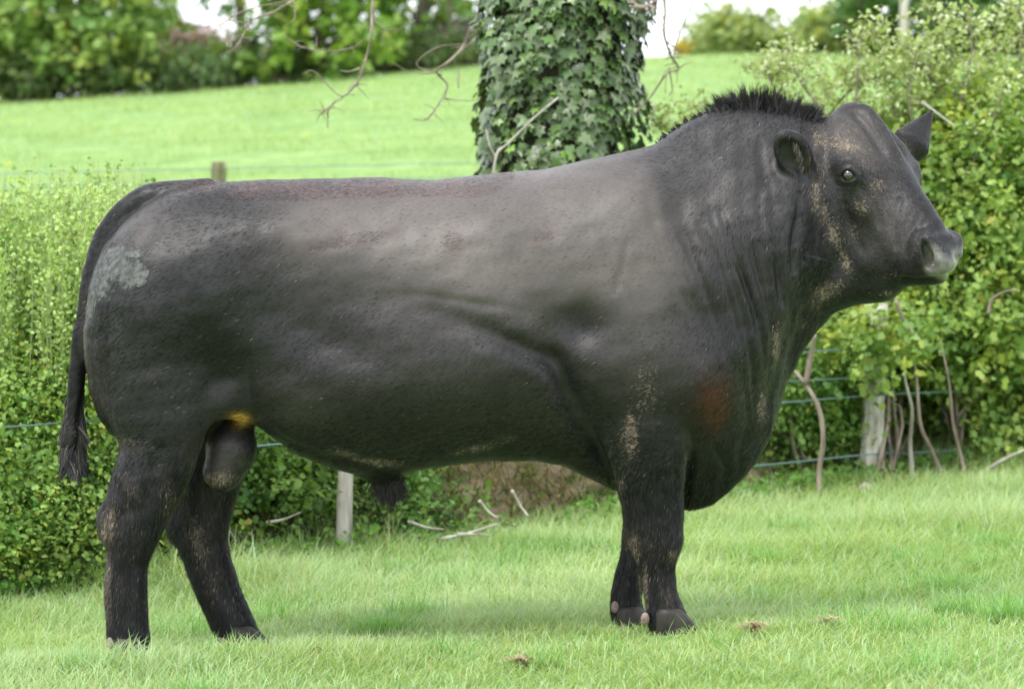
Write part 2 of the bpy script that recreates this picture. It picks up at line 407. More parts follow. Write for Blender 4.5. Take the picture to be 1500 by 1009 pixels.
def bush(label, blobs, nclump, per, size, c_lo, c_hi, base_z=None, seed=0, cat='bush', group=None, name='hedge_bush', spread=.10, shell=.45, nst=26, r0=.014, mat=None, group2=None, jit=.08):
    bl = np.array(blobs); cx, cy = bl[:, 0].mean(), bl[:, 1].mean(); z0 = base_z if base_z is not None else float(gz(cx, cy))
    root = empty(name, (cx, cy, z0)); tag(root, label, cat, group)
    data, Cn = bush_leaves(blobs, nclump, per, size, c_lo, c_hi, spread=spread, shell=shell, seed=seed)
    add_foliage('foliage', root, data, mat)
    rr = np.random.default_rng(seed + 5); bases = [(b[0] + rr.normal(0, b[3] * .4), b[1] + rr.normal(0, b[4] * .3), z0) for b in blobs for _ in range(3)]
    twigs(bases, Cn[rr.choice(len(Cn), min(nst, len(Cn)), replace=False)], r0, seed, name='stems', parent=root, jit=jit)
    return root

G_LO = (.13, .25, .05); G_HI = (.45, .57, .15)
# left hedge: bushes standing along the bank, each its own thing
def blob_at(u, v, y, ru, rv, ry):
    p = at(u, v, y); s = (y + 9) / F; return (p[0], p[1], p[2], ru * s, ry, rv * s)
HG = 'hedge bushes along the bank'
bush('bushy hawthorn at the left edge of the photo behind the tail', [blob_at(20, 450, 2.6, 85, 95, .3), blob_at(-30, 560, 2.45, 110, 110, .35), blob_at(40, 640, 2.3, 90, 100, .45), blob_at(10, 740, 2.25, 95, 75, .55)], 1700, 44, .020, (.10, .26, .05), (.44, .56, .15), base_z=-.1, seed=1, spread=.14, group=HG, nst=40)
bush('hawthorn bush seen just left of the bull rump and behind its tail tuft', [blob_at(150, 440, 2.8, 85, 85, .3), blob_at(135, 540, 2.6, 80, 100, .35), blob_at(110, 660, 2.45, 70, 90, .45), blob_at(130, 750, 2.4, 75, 62, .5)], 1600, 44, .020, (.09, .19, .045), (.38, .50, .13), base_z=-.1, seed=2, spread=.14, group=HG, nst=40)
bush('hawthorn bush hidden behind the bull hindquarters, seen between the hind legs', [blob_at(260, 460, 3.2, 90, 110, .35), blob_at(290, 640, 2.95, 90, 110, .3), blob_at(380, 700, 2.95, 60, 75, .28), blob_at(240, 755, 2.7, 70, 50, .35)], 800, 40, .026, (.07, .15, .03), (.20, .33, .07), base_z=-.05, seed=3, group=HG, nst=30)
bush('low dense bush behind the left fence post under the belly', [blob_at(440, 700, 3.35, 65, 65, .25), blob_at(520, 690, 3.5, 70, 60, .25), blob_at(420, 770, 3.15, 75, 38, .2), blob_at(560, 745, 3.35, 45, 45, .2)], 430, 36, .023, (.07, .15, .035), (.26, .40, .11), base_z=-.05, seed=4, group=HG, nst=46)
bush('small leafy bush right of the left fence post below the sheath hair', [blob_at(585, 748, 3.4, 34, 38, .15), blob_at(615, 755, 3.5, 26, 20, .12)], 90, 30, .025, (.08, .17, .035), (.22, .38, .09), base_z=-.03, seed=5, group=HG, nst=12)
bush('hawthorn bush low behind the brisket, left of the forked sapling', [blob_at(1190, 600, 5.1, 70, 70, .3), blob_at(1150, 560, 5.0, 60, 60, .3)], 320, 34, .028, (.08, .17, .035), (.22, .36, .08), base_z=.1, seed=6, group=HG, nst=14)
bush('hawthorn bush under the bull chin, round the stout right fence post', [blob_at(1255, 390, 5.5, 95, 125, .35), blob_at(1215, 500, 5.4, 70, 50, .25), blob_at(1300, 480, 5.25, 60, 38, .22), blob_at(1296, 498, 4.74, 46, 24, .09), blob_at(1345, 560, 5.8, 90, 60, .25), blob_at(1240, 580, 5.9, 80, 60, .22)], 850, 36, .037, G_LO, G_HI, base_z=.1, seed=7, group=HG, nst=30)
bush('tall hawthorn bush right of the bull muzzle', [blob_at(1400, 260, 5.6, 90, 100, .4), blob_at(1425, 380, 5.5, 90, 110, .4), blob_at(1410, 480, 5.4, 80, 70, .3), blob_at(1445, 590, 5.6, 65, 65, .25)], 1150, 38, .037, G_LO, G_HI, base_z=.12, seed=8, group=HG, nst=40)
bush('hawthorn bush cut by the right edge of the photo', [blob_at(1510, 250, 5.9, 90, 110, .4), blob_at(1520, 400, 5.8, 80, 120, .4), blob_at(1500, 560, 5.6, 75, 110, .35), blob_at(1480, 660, 5.4, 55, 45, .3)], 1050, 38, .037, G_LO, G_HI, base_z=.15, seed=9, group=HG, nst=36)
# sparse pale blossoming sprays above the hedge
def spray(label, px, seed, name='blossom_bush'):
    rr = np.random.default_rng(seed); root = empty(name, at(px[0][0][0], px[0][0][1], 5.8)); tag(root, label, 'bush', 'sparse flowering bushes behind the bull head')
    mb = MB(); P, N, S, c = [], [], [], []
    for line in px:
        yv = 5.6 + rr.normal(0, .15); pth = smoothpath([at(u + rr.normal(0, 3), v, yv) for u, v in line], 6)
        mb.add(*tube(pth, np.linspace(.009, .003, len(pth)), 5))
        for k in range(len(pth) * 3):
            t = rr.random() ** .7; q = pth[int(t * (len(pth) - 1))] + rr.normal(0, .035, 3); side = rr.normal(0, 1, 3); side[2] = abs(side[2]) * .6
            tip = q + side / np.linalg.norm(side) * .10; mb.add(*tube([q, tip], [.002, .001], 3))
            for j in range(rr.integers(6, 13)):
                P.append(q + (tip - q) * rr.random() * 1.3 + rr.normal(0, .016, 3)); N.append(rr.normal(0, .6, 3) + [0, -.3, .5]); S.append(.016 + .018 * rr.random())
                c.append(np.array([.40, .50, .17]) * rr.uniform(.6, 1.15) if rr.random() < .72 else np.array([.62, .66, .45]))
    mb.build('stems', M_twig, root); V, Fs, C = leaves(np.array(P), np.array(N), np.array(S), np.array(c)); mesh('foliage', V, Fs, M_leaf, root, True, C)
spray('sparse pale green flowering bush above the crest of the bull neck', [[(1140, 330), (1150, 230), (1140, 140), (1148, 70)], [(1150, 240), (1190, 190), (1215, 130), (1240, 95)], [(1130, 260), (1100, 190), (1060, 165), (1010, 170)], [(1110, 200), (1060, 190), (1000, 195), (950, 175)], [(1160, 250), (1235, 140), (1290, 112), (1340, 108)], [(1150, 200), (1130, 120), (1125, 90)], [(1250, 210), (1255, 110), (1262, 60)], [(1210, 170), (1170, 110), (1160, 80)]], 21)
spray('taller pale flowering bush above the far ear with long upright shoots', [[(1400, 300), (1410, 160), (1425, 80), (1415, 25)], [(1380, 250), (1370, 130), (1372, 60), (1360, 10)], [(1410, 170), (1450, 90), (1455, 30)], [(1330, 250), (1310, 160), (1290, 80), (1280, 45)], [(1400, 150), (1350, 100), (1320, 85)], [(1440, 220), (1480, 130), (1500, 100)], [(1500, 90), (1495, 40), (1490, 5)], [(1340, 200), (1330, 130), (1345, 60)], [(1300, 210), (1330, 160), (1380, 120)], [(1420, 260), (1460, 160), (1470, 120)], [(1380, 200), (1390, 110), (1400, 60)]], 22)
# pale weeds poking above the left hedge
rr = np.random.default_rng(31); P = []; N = []; c = []; mb = MB()
root = empty('tall_weeds', at(90, 330, 2.6)); tag(root, 'thin pale seeding weed stems rising above the left hedge', 'weeds', kind='stuff')
for k in range(420):
    u = rr.uniform(-20, 215); v0 = 560; v1 = 265 + 170 * rr.random() ** .8 if k % 3 else rr.uniform(235, 310); yv = rr.uniform(1.85, 2.7); p = smoothpath([at(u, v0, yv), at(u + rr.normal(0, 5), (v0 + v1) / 2, yv), at(u + rr.normal(0, 9), v1, yv)], 4)
    mb.add(*tube(p, np.linspace(.002, .001, len(p)), 4), col=None)
    for j in range(46):
        t = rr.random() ** .8; q = p[int(t * (len(p) - 1))]; P.append(q + rr.normal(0, .018, 3)); N.append(rr.normal(0, .7, 3) + [0, -.3, .4]); c.append(np.array([.46, .60, .22]) * rr.uniform(.7, 1.2))
mb.build('stems', M_wstem, root); V, Fs, C = leaves(np.array(P), np.array(N), np.full(len(P), .019), np.array(c)); mesh('foliage', V, Fs, M_leaf, root, True, C)

# ------------------------------------------------------------------ ivy-clad tree
TY = 4.9; tb = at(818, 540, TY); root = empty('ivy_tree', (tb[0], TY, .55)); tag(root, 'thick tree trunk wrapped in glossy dark ivy with bare hanging branches', 'tree')
tp = [np.array([at(u - 4, v, TY)[0], TY, at(u, v, TY)[2]]) for u, v in [(812, 620), (815, 420), (818, 240), (822, 120), (828, 0), (835, -200), (840, -500)]]
tp[0][2] = .2; tpp = smoothpath(tp, 5); trr = np.interp(np.linspace(0, 1, len(tpp)), [0, .2, .6, 1], [.36, .30, .295, .23])
V, Fs = tube(tpp, trr, 22, .06); mesh('trunk', V, Fs, bark_mat('ivy_trunk_bark', (.03, .035, .02), (.09, .085, .06)), root)
rr = np.random.default_rng(5); n = 10500
t = rr.random(n) ** .85; zz = tpp[0][2] + .25 + t * (tpp[-1][2] - tpp[0][2] - .3); cx = np.interp(zz, tpp[:, 2], tpp[:, 0]); cr = np.interp(zz, tpp[:, 2], trr)
an = rr.uniform(0, 2 * math.pi, n); lump = .03 * np.sin(an * 3 + zz * 4) + .03 * np.sin(an * 5 - zz * 7 + 1) + .02 * np.sin(zz * 15 + an * 2)
rad = cr + .03 + lump + .07 * rr.random(n)
P = np.stack([cx + np.cos(an) * rad, TY + np.sin(an) * rad, zz], -1)
N = np.stack([np.cos(an), np.sin(an), np.full(n, .5)], -1) + rr.normal(0, .30, (n, 3))
IV = np.array([[0, 0, 0], [-.20, -.12, -.02], [-.48, .02, -.05], [-.34, .26, .01], [-.52, .52, -.05], [-.20, .56, .02], [0, 1.0, -.10], [.20, .56, .02], [.52, .52, -.05], [.34, .26, .01], [.48, .02, -.05], [.20, -.12, -.02], [0, .35, .05]])
IF = [np.array([[12, (i + 1), i] for i in range(11)] + [[12, 0, 11]])]
# leaf tips point downwards: local y = down projected on the leaf plane
Nn = N / np.linalg.norm(N, axis=1, keepdims=True); dn = np.array([0, 0, -1.]) + rr.normal(0, .45, (n, 3)); Yv = dn - Nn * np.sum(dn * Nn, 1, keepdims=True)
Yv /= np.linalg.norm(Yv, axis=1, keepdims=True); Xv = np.cross(Yv, Nn); R = np.stack([Xv, Yv, Nn], 2)
c = np.array([.070, .125, .038]) * (.55 + 1.1 * rr.random(n))[:, None]; yo = rr.random(n) < .10; c[yo] = np.array([.20, .33, .08]) * (.7 + .6 * rr.random(yo.sum()))[:, None]
gyy = rr.random(n) < .35; c[gyy] = np.array([.14, .19, .09]) * (.8 + .6 * rr.random(gyy.sum()))[:, None]
V, Fs = inst(IV, IF, P, R, .036 + .040 * rr.random(n)); mesh('ivy', V, Fs, M_ivy, root, True, np.repeat(c, len(IV), axis=0))
mb = MB()
for pts, r in [([(722, 262), (728, 225), (745, 210), (780, 175), (818, 143)], .008), ([(728, 232), (718, 215), (712, 190)], .005)]:
    p = smoothpath([at(u, v, TY - .50) for u, v in pts], 5); mb.add(*tube(p, np.linspace(r, r * .6, len(p)), 6, .2))
mb.build('ivy_stem', M_pale, root)
def branch(pts, y, r0, r1, sub=()):
    mb = MB(); r0 *= .5; r1 *= .55; p = smoothpath([at(u, v, y) + np.array([0, .06 * math.sin(i * 2.1), 0]) for i, (u, v) in enumerate(pts)], 5)
    mb.add(*tube(p, np.linspace(r0, r1, len(p)), 6, .35))
    for i in range(2, len(p) - 1):
        for _ in range(2 if random.random() < .5 else 0):
            d = np.array([random.gauss(0, 1), random.gauss(0, 1), random.gauss(-.3, .7)]); d /= np.linalg.norm(d); L = random.uniform(.03, .09)
            mb.add(*tube([p[i], p[i] + d * L * .5 + np.array([0, 0, .006]), p[i] + d * L], [r1 * .9, r1 * .7, r1 * .4], 4))
    for s in sub:
        q = smoothpath([at(u, v, y) for u, v in s], 5); mb.add(*tube(q, np.linspace(r1 * 1.5, r1 * .7, len(q)), 5, .3))
    mb.build('branch', M_twig, root)
branch([(560, -60), (545, 0), (545, 50), (535, 90), (520, 125), (480, 160), (470, 168)], 4.6, .016, .005, [[(545, 30), (575, 45), (610, 30)], [(522, 120), (505, 140), (490, 135), (460, 105), (445, 108)], [(528, 100), (512, 105), (498, 104)], [(480, 160), (480, 188)]])
branch([(690, 40), (680, 65), (660, 90), (640, 105), (655, 125), (645, 150), (625, 175), (605, 174)], 4.5, .015, .004, [[(655, 95), (630, 108), (600, 105), (575, 92)], [(650, 95), (690, 62), (700, 40)], [(672, 100), (672, 130), (668, 110)], [(645, 110), (610, 95), (640, 70), (680, 65)], [(650, 145), (690, 148), (705, 142)]])
branch([(965, -30), (975, 10), (972, 50), (982, 80), (995, 100), (975, 110), (955, 140), (930, 167)], 4.6, .017, .005, [[(975, 60), (995, 75), (1000, 78)], [(980, 100), (985, 130), (980, 140)], [(1015, 5), (992, 60), (985, 95)], [(930, 167), (940, 150)]])
branch([(900, -40), (925, 0), (938, 12), (955, 8), (965, -5), (990, -40)], 4.5, .022, .016)
branch([(470, -20), (420, 5), (400, 20), (370, 30), (355, 50), (346, 72), (330, 78)], 4.6, .013, .004, [[(420, 2), (360, 15), (325, 35), (290, 42)], [(358, 34), (330, 30), (312, 32)], [(432, 15), (430, 30), (412, 42)]])
branch([(415, 52), (440, 68), (470, 75), (500, 74), (530, 60), (550, 20)], 4.7, .007, .004)

# ------------------------------------------------------------------ far trees
def far_tree(label, blobs, seed, c_lo, c_hi, trunkx, name='field_tree', size=.17, dens=1.0, group='trees along the far hedge'):
    bl = np.array(blobs); y0 = bl[:, 1].mean(); tx0 = trunkx[0] if len(trunkx) else bl[0, 0]
    root = empty(name, (tx0, y0, float(gz(tx0, y0)))); tag(root, label, 'tree', group)
    area = (bl[:, 3] * bl[:, 5]).sum(); nc = int(70 * area * dens)
    data, Cn = bush_leaves(blobs, int(nc * .95), 17, size * 1.15, c_lo, c_hi, spread=.27, shell=.5, seed=seed)
    add_foliage('crown', root, data); mb = MB(); rr = random.Random(seed)
    for tx in trunkx:
        z0 = float(gz(tx, y0)) - .1; p = smoothpath([(tx, y0, z0), (tx + rr.gauss(0, .1), y0, z0 + 1), (tx + rr.gauss(0, .3), y0, z0 + 2.4), (tx + rr.gauss(0, .5), y0, z0 + 4.5)], 4)
        mb.add(*tube(p, np.linspace(.16, .05, len(p)), 7, .2))
        for k in range(9):
            i = rr.randrange(2, len(p) - 1); tg = Cn[rr.randrange(len(Cn))]; q = p[i] + (tg - p[i]) * .6
            mb.add(*tube([p[i], (p[i] + q) / 2 + np.array([0, 0, .2]), q], [.06, .045, .02], 5))
    mb.build('trunk', M_bark, root); return root
def fb(u, v, D, ru, rv, ry=1.6):
    p = at(u, v, D - 9); s = D / F; return (p[0], p[1], p[2], ru * s, ry, rv * s)
def tx_(u, D): return (u - 750) / F * D
T_LO = (.13, .24, .05); T_HI = (.44, .58, .17)
far_tree('broad leafy green tree filling the top left corner', [fb(40, 20, 60, 95, 75), fb(-50, 60, 60, 90, 80), fb(60, 95, 60, 80, 38), fb(30, -70, 61, 120, 70)], 41, T_LO, T_HI, [tx_(10, 60), tx_(70, 60)])
far_tree('leafy green tree just left of the gap of white sky', [fb(165, 30, 59.5, 75, 60), fb(150, 85, 59.5, 75, 40), fb(205, 75, 59.5, 40, 45), fb(150, -60, 60, 85, 60), fb(205, 15, 60, 22, 25)], 42, T_LO, T_HI, [tx_(150, 60), tx_(200, 60)])
far_tree('dark green tree just right of the gap of white sky', [fb(375, 25, 60, 42, 38), fb(382, 75, 60, 46, 35), fb(440, -30, 60, 70, 50), fb(335, 95, 60, 22, 20)], 43, (.08, .17, .035), (.24, .38, .07), [tx_(345, 60), tx_(440, 60)])
far_tree('bright green tree behind the hanging bare branches', [fb(490, 20, 59.5, 65, 40), fb(470, 70, 59.5, 60, 35), fb(540, 75, 59.5, 50, 30), fb(500, -50, 60, 90, 55)], 44, (.10, .22, .03), (.33, .49, .09), [tx_(478, 60), tx_(520, 60)])
far_tree('green tree nearest the left side of the ivy trunk', [fb(600, 25, 61, 48, 32), fb(600, 72, 61, 45, 26), fb(600, -40, 61, 70, 45), fb(660, 10, 61, 30, 18)], 45, (.08, .17, .035), (.25, .38, .09), [tx_(610, 60), tx_(650, 60)], dens=.8)
far_tree('dark tree in the top right corner', [fb(1470, 25, 58, 70, 40), fb(1440, -20, 58, 90, 50), fb(1420, 35, 58, 45, 30), fb(1540, 40, 58, 60, 45)], 46, (.05, .13, .035), (.16, .28, .07), [tx_(1470, 58)])
far_tree('dark tree just left of the pale pole on the ridge', [fb(1300, 10, 58, 45, 30), fb(1290, -40, 58, 60, 45), fb(1340, 45, 58, 38, 24), fb(1268, -10, 58, 18, 20)], 47, (.05, .13, .035), (.16, .28, .07), [tx_(1262, 58)])
BG = 'bushes on the ridge'
bush('rounded yellow green bush on the ridge left of the other', [fb(1060, 62, 62, 42, 30, 1), fb(1100, 60, 62, 45, 28, 1), fb(1050, 80, 62, 30, 18, .8)], 420, 12, .13, (.24, .32, .10), (.42, .50, .18), base_z=4.5, seed=51, group=BG, name='ridge_bush', spread=.2, r0=.03, jit=.2)
bush('smaller yellow green bush on the ridge beside the right hand tree', [fb(1205, 55, 61, 36, 26, 1), fb(1235, 62, 61, 28, 22, 1), fb(1190, 66, 61, 20, 16, .8)], 330, 12, .13, (.24, .32, .10), (.42, .50, .18), base_z=4.5, seed=52, group=BG, name='ridge_bush', spread=.2, r0=.03, jit=.2)
bush('small yellow gorse on the ridge left of the bushes', [fb(1008, 76, 62, 16, 7, .5)], 40, 12, .10, (.45, .33, .05), (.75, .55, .08), base_z=4.6, seed=53, group=BG, name='gorse_bush', spread=.1, r0=.02, jit=.1)
bush('dark shrubby undergrowth below the left far trees', [fb(u, 120 - u * .01, 59, 45, 20, .8) for u in range(-20, 240, 45)], 420, 12, .12, (.07, .12, .04), (.17, .24, .08), base_z=3.5, seed=54, group=BG, name='undergrowth', spread=.2, r0=.04, nst=14, jit=.15)
bush('grey green shrubs below the gap of white sky', [fb(265, 110, 59, 38, 18, .8), fb(300, 108, 59, 35, 18, .8)], 130, 12, .11, (.08, .13, .06), (.18, .27, .10), base_z=3.6, seed=55, group=BG, name='undergrowth', spread=.2, r0=.04, nst=8, jit=.15)
bush('dark shrubby undergrowth below the trees left of the ivy trunk', [fb(u, 106 - (u - 350) * .06, 60, 42, 14, .8) for u in range(350, 720, 45)], 330, 12, .12, (.07, .12, .04), (.18, .26, .08), base_z=4.0, seed=56, group=BG, name='undergrowth', spread=.2, r0=.04, nst=16, jit=.15)
bush('bare brown hedge in the gap far beyond the ridge', [fb(u, 84, 72, 30, 26, 1) for u in (240, 275, 310)], 330, 12, .13, (.17, .12, .10), (.36, .27, .23), base_z=3.3, seed=57, group=BG, name='bare_hedge', spread=.25, r0=.04, nst=60, jit=.3, mat=M_dry)
bush('bare grey twiggy bush between the far trees and the ivy trunk', [fb(660, 60, 63, 40, 40, 1), fb(690, 70, 63, 25, 35, 1)], 200, 12, .09, (.14, .12, .10), (.28, .25, .22), base_z=4.2, seed=58, group=BG, name='bare_bush', spread=.25, r0=.05, nst=90, jit=.3, mat=M_dry)
bush('green undergrowth below the dark trees at right', [fb(u, 66, 59, 40, 14, .8) for u in (1290, 1350, 1410, 1470, 1530)], 260, 12, .12, (.05, .10, .03), (.14, .22, .06), base_z=4.6, seed=59, group=BG, name='undergrowth', spread=.2, r0=.04, nst=8, jit=.15)
p0 = at(1322, 82, 44); p1 = at(1324, -60, 44); o = None
V, Fs = tube(smoothpath([p0, (p0 + p1) / 2 + np.array([.02, 0, 0]), p1], 6), np.linspace(.085, .07, 13), 10, .05)
root = empty('utility_pole', p0 - np.array([0, 0, .5])); tag(root, 'pale wooden pole standing on the ridge among the dark trees', 'pole')
V[:, 2] -= 0; mesh('pole', V, Fs, M_pale, root); base = p0.copy(); base[2] = float(gz(p0[0], p0[1])) - .1
V, Fs = tube([base, p0], [.09, .085], 10); mesh('pole_foot', V, Fs, M_pale, root)

# ------------------------------------------------------------------ fences
def post(u, vt, y, wpx, mat, root, zb, tilt=0.0, square=False):
    s = (y + 9) / F; pt = at(u, vt, y); b = np.array([pt[0] - tilt, y, zb]); r = wpx * s / 2
    n = 14; ts = np.linspace(0, 1, 16); V, Fs = tube([b + (pt - b) * t for t in ts], [r * 1.06] + [r * (1 + .03 * math.sin(9 * t)) for t in ts[1:-1]] + [r * .93], 4 if square else n, .07)
    if square:
        c = b[:2]; 
    return mesh('post', V, Fs, mat, root, smooth=not square)
froot = empty('wire_fence', (0, 3.3, 0)); tag(froot, 'wire fence with grey wooden posts running behind the bull', 'fence')
FY1, FY2 = 2.8, 4.9
post(509, 560, FY1, 24, M_post, froot, -.15, .02)
post(1285, 444, FY2 - .06, 34, bark_mat('split_post_wood', (.26, .24, .20), (.66, .63, .56), 38), froot, -.1, .03)
post(-330, 520, 2.3, 30, M_post, froot, -.2); post(2050, 430, 6.3, 34, M_post, froot, 0)
def wire(pts):
    P = []
    for (u, v) in pts:
        # intersect the pixel ray with the fence's vertical plane
        lo, hi = 1.0, 9.0
        for _ in range(40):
            mid = (lo + hi) / 2; q = at(u, v, mid)
            if q[1] < fence_y(q[0]) - .07: lo = mid
            else: hi = mid
        P.append(at(u, v, lo))
    p = smoothpath(P, 8); V, Fs = tube(p, .0042, 5); mesh('wire', V, Fs, M_wire, froot)
wire([(-300, 640), (0, 626), (150, 614), (500, 586), (850, 575), (1148, 559), (1300, 551), (1500, 540), (2000, 510)])
wire([(300, 660), (390, 652), (700, 625), (1000, 605), (1145, 590), (1310, 577), (1430, 572), (2000, 545)])
wire([(955, 694), (1110, 682), (1290, 664), (1400, 660), (2000, 630)])
wire([(300, 560), (900, 530), (1180, 516), (1300, 505), (1440, 436 + 60), (2000, 470)])
# stems in front of / beside the right post: barbs
r2 = empty('wire_fence', (0, 13, .5)); tag(r2, 'faint far wire fence with one mossy post above the bull rump', 'fence')
zb = float(gz(at(320, 260, 13)[0], 13)); post(320, 237, 13, 22, M_moss, r2, zb - .1)
post(-420, 250, 13, 22, M_moss, r2, float(gz(-6, 13)) - .1); post(1900, 180, 13, 22, M_moss, r2, float(gz(6, 13)) - .1)
for vs in (247, 268, 292):
    p = smoothpath([at(u, vs + (u - 320) * -.022, 13) for u in (-420, 0, 320, 700, 1200, 1900)], 6); V, Fs = tube(p, .004, 5); mesh('wire', V, Fs, M_wire, r2)

# ------------------------------------------------------------------ sticks, saplings, stones
def stick(name, label, cat, lines, y, rpx, mat, group=None, jit=.15, ends=.35):
    s = (y + 9) / F; b = at(*lines[0][0], y); root = None; mb = MB()
    for ln in lines:
        p = smoothpath([at(u, v, y + .03 * math.sin(i * 1.7)) for i, (u, v) in enumerate(ln)], 5); mb.add(*tube(p, np.linspace(rpx * s, rpx * s * ends, len(p)), 7, jit))
    return tag(mb.build(name, mat), label, cat, group)
stick('sapling', 'pale forked sapling stem just right of the bull brisket', 'sapling', [[(1201, 728), (1200, 690), (1206, 640), (1198, 595), (1178, 560), (1160, 540)], [(1180, 562), (1188, 520), (1194, 490)]], 4.35, 4.6, M_twig, ends=.6)
SG = 'bare saplings at the foot of the right hedge'
for i, (lab, ln, r) in enumerate([
    ('thin bare stem just left of the stout right post', [(1265, 700), (1267, 640), (1262, 580), (1255, 540), (1252, 440)], 4.5),
    ('slender bare stem leaning left of the stout right post', [(1250, 690), (1244, 640), (1245, 590), (1238, 500)], 3.0),
    ('thin bare stem just right of the stout right post', [(1314, 700), (1313, 640), (1308, 570), (1312, 470)], 4.5),
    ('bare stem standing second right of the stout post', [(1338, 710), (1333, 650), (1336, 600), (1325, 550), (1322, 470)], 4),
    ('curved bare stem bending right to the grass', [(1400, 722), (1382, 700), (1365, 660), (1348, 620), (1342, 550), (1330, 470)], 4.5),
    ('forked bare stem among leaves right of the curved stem', [(1418, 715), (1408, 670), (1396, 620), (1390, 560), (1378, 500)], 3.5),
    ('long bare stem leaning right near the right edge', [(1418, 712), (1450, 685), (1480, 668), (1510, 655)], 4),
    ('pale bare twig slanting below the muzzle', [(1312, 440), (1325, 470), (1345, 495), (1360, 508)], 3.4),
    ('pale forked twig right of the muzzle', [(1448, 460), (1452, 440), (1470, 428), (1492, 424)], 2.6),
    ('straight pale twig high in the hedge right of the far ear', [(1350, 150), (1375, 168), (1400, 186)], 2.6)]):
    stick('sapling', lab, 'sapling', [ln], 4.55 if ln[0][1] < 600 else (5.12 if ln[0][0] < 1330 else 4.85), r, M_twig if i % 3 else M_pale, SG)
gs = 'dead sticks on the bank'
def gstick(label, a, b, r, c=None):
    pts = [a, ((a[0] + b[0]) / 2, (a[1] + b[1]) / 2 + 3), b]
    stick('fallen_branch', label, 'branch', [pts] + ([c] if c else []), 2.98 if a[0] > 420 else 2.6, r, M_pale, gs)
gstick('long pale forked stick lying on the grass below the belly', (640, 790), (728, 767), 3.6, [(670, 783), (700, 782), (718, 784)])
gstick('short pale stick slanting left on the bank', (702, 733), (728, 758), 2.8)
gstick('short pale stick slanting right on the bank', (750, 718), (774, 756), 2.8)
gstick('pale stick leaning by the far hind leg', (334, 776), (358, 803), 3.2)
gstick('thin grey stick under the low bush', (598, 763), (650, 775), 2.6)
gstick('pale stick in the low bush behind the far hind leg', (390, 765), (440, 750), 2.8)
def lump(name, label, cat, u, v, r, col1, col2, flat=.6, y=None, dark=False, dz=0):
    D = F * 1.3 / (v - HORIZ) if y is None else y + 9; x = (u - 750) / F * D; yy = D - 9; z = (float(gz(x, yy)) if y is None else at(u, v, y)[2]) + dz
    n1_, n2_ = 14, 9; V = []; 
    for i in range(n2_ + 1):
        th = math.pi * i / n2_
        for k in range(n1_):
            ph = 2 * math.pi * k / n1_; q = 1 + .22 * math.sin(3 * ph + 2 * th + u) + .12 * math.sin(7 * ph + v) * math.sin(th) + .1 * random.random()
            V.append([x + r * q * math.sin(th) * math.cos(ph), yy + r * q * math.sin(th) * math.sin(ph), z + r * flat * q * math.cos(th)])
    Q = [[i * n1_ + k, i * n1_ + (k + 1) % n1_, (i + 1) * n1_ + (k + 1) % n1_, (i + 1) * n1_ + k] for i in range(n2_) for k in range(n1_)]
    m = NT(name + '_surface'); nn = m.noise(60, 5); m.set(base=m.ramp(nn, [(.35, col1), (.65, col2)]), rough=.9, spec=.2); m.bump(nn, .8, .01)
    return tag(mesh(name, V, np.array(Q), m.m), label, cat)
lump('stone', 'pale rounded stone at the foot of the stout right post', 'stone', 1270, 716, .036, (.30, .27, .22), (.46, .42, .36), .7, y=4.5)
lump('dung_clod', 'small dark brown clod in the grass between the hind and fore feet', 'clod', 463, 964, .016, (.05, .035, .025), (.16, .12, .09), .6, dz=.03)
def straw(label, u, v, r, n):
    D = F * 1.3 / (v - HORIZ); x = (u - 750) / F * D + RNG.normal(0, r, n); y = D - 9 + RNG.normal(0, r, n)
    c = np.array([.55, .45, .30]) * (.6 + .6 * RNG.random(n))[:, None]
    az = RNG.uniform(0, 6.28, n); o = blades('straw_clump', x, y, gz(x, y) + .018 + .022 * RNG.random(n), .008 + .018 * RNG.random(n), .003 + .004 * RNG.random(n), 1.4 + RNG.random(n), az, c, M_dry, 1.0)
    tag(o, label, 'straw', 'dead straw clumps in the near grass')
straw('small heap of dead straw right of the front hooves', 1105, 962, .014, 120)
straw('pale dead straw at the bottom edge of the photo below the belly', 762, 1002, .018, 110)
straw('thin scrap of straw near the right front of the pasture', 1212, 950, .014, 40)
# ------------------------------------------------------------------ the bull
def px(x, y, z):
    """world -> photo pixel (arrays)"""
    dx, dy, dz = x - CAM[0], y - CAM[1], z - CAM[2]; c, s = math.cos(PITCH), math.sin(PITCH)
    fw = dy * c - dz * s; up = dy * s + dz * c
    return 750 + F * dx / fw, 504.5 - F * up / fw
ax_x = grid_axis([(-1.46, .82, 300), (.82, 1.46, 160)]).astype(np.float32)
ax_y = grid_axis([(-.54, .50, 168)]).astype(np.float32)
ax_z = grid_axis([(-.10, .70, 105), (.70, 1.02, 48), (1.02, 1.70, 160)]).astype(np.float32)
FLD = np.full((len(ax_x), len(ax_y), len(ax_z)), .5, dtype=np.float32)
def smin(a, b, k):
    h = np.maximum(k - np.abs(a - b), 0) / k; return np.minimum(a, b) - h * h * k * .25
def block(lo, hi, pad):
    sl = []
    for ax, a, b in zip((ax_x, ax_y, ax_z), lo, hi):
        i0 = max(int(np.searchsorted(ax, a - pad)) - 1, 0); i1 = min(int(np.searchsorted(ax, b + pad)) + 1, len(ax)); sl.append(slice(i0, i1))
    return tuple(sl), np.meshgrid(ax_x[sl[0]], ax_y[sl[1]], ax_z[sl[2]], indexing='ij', sparse=True)
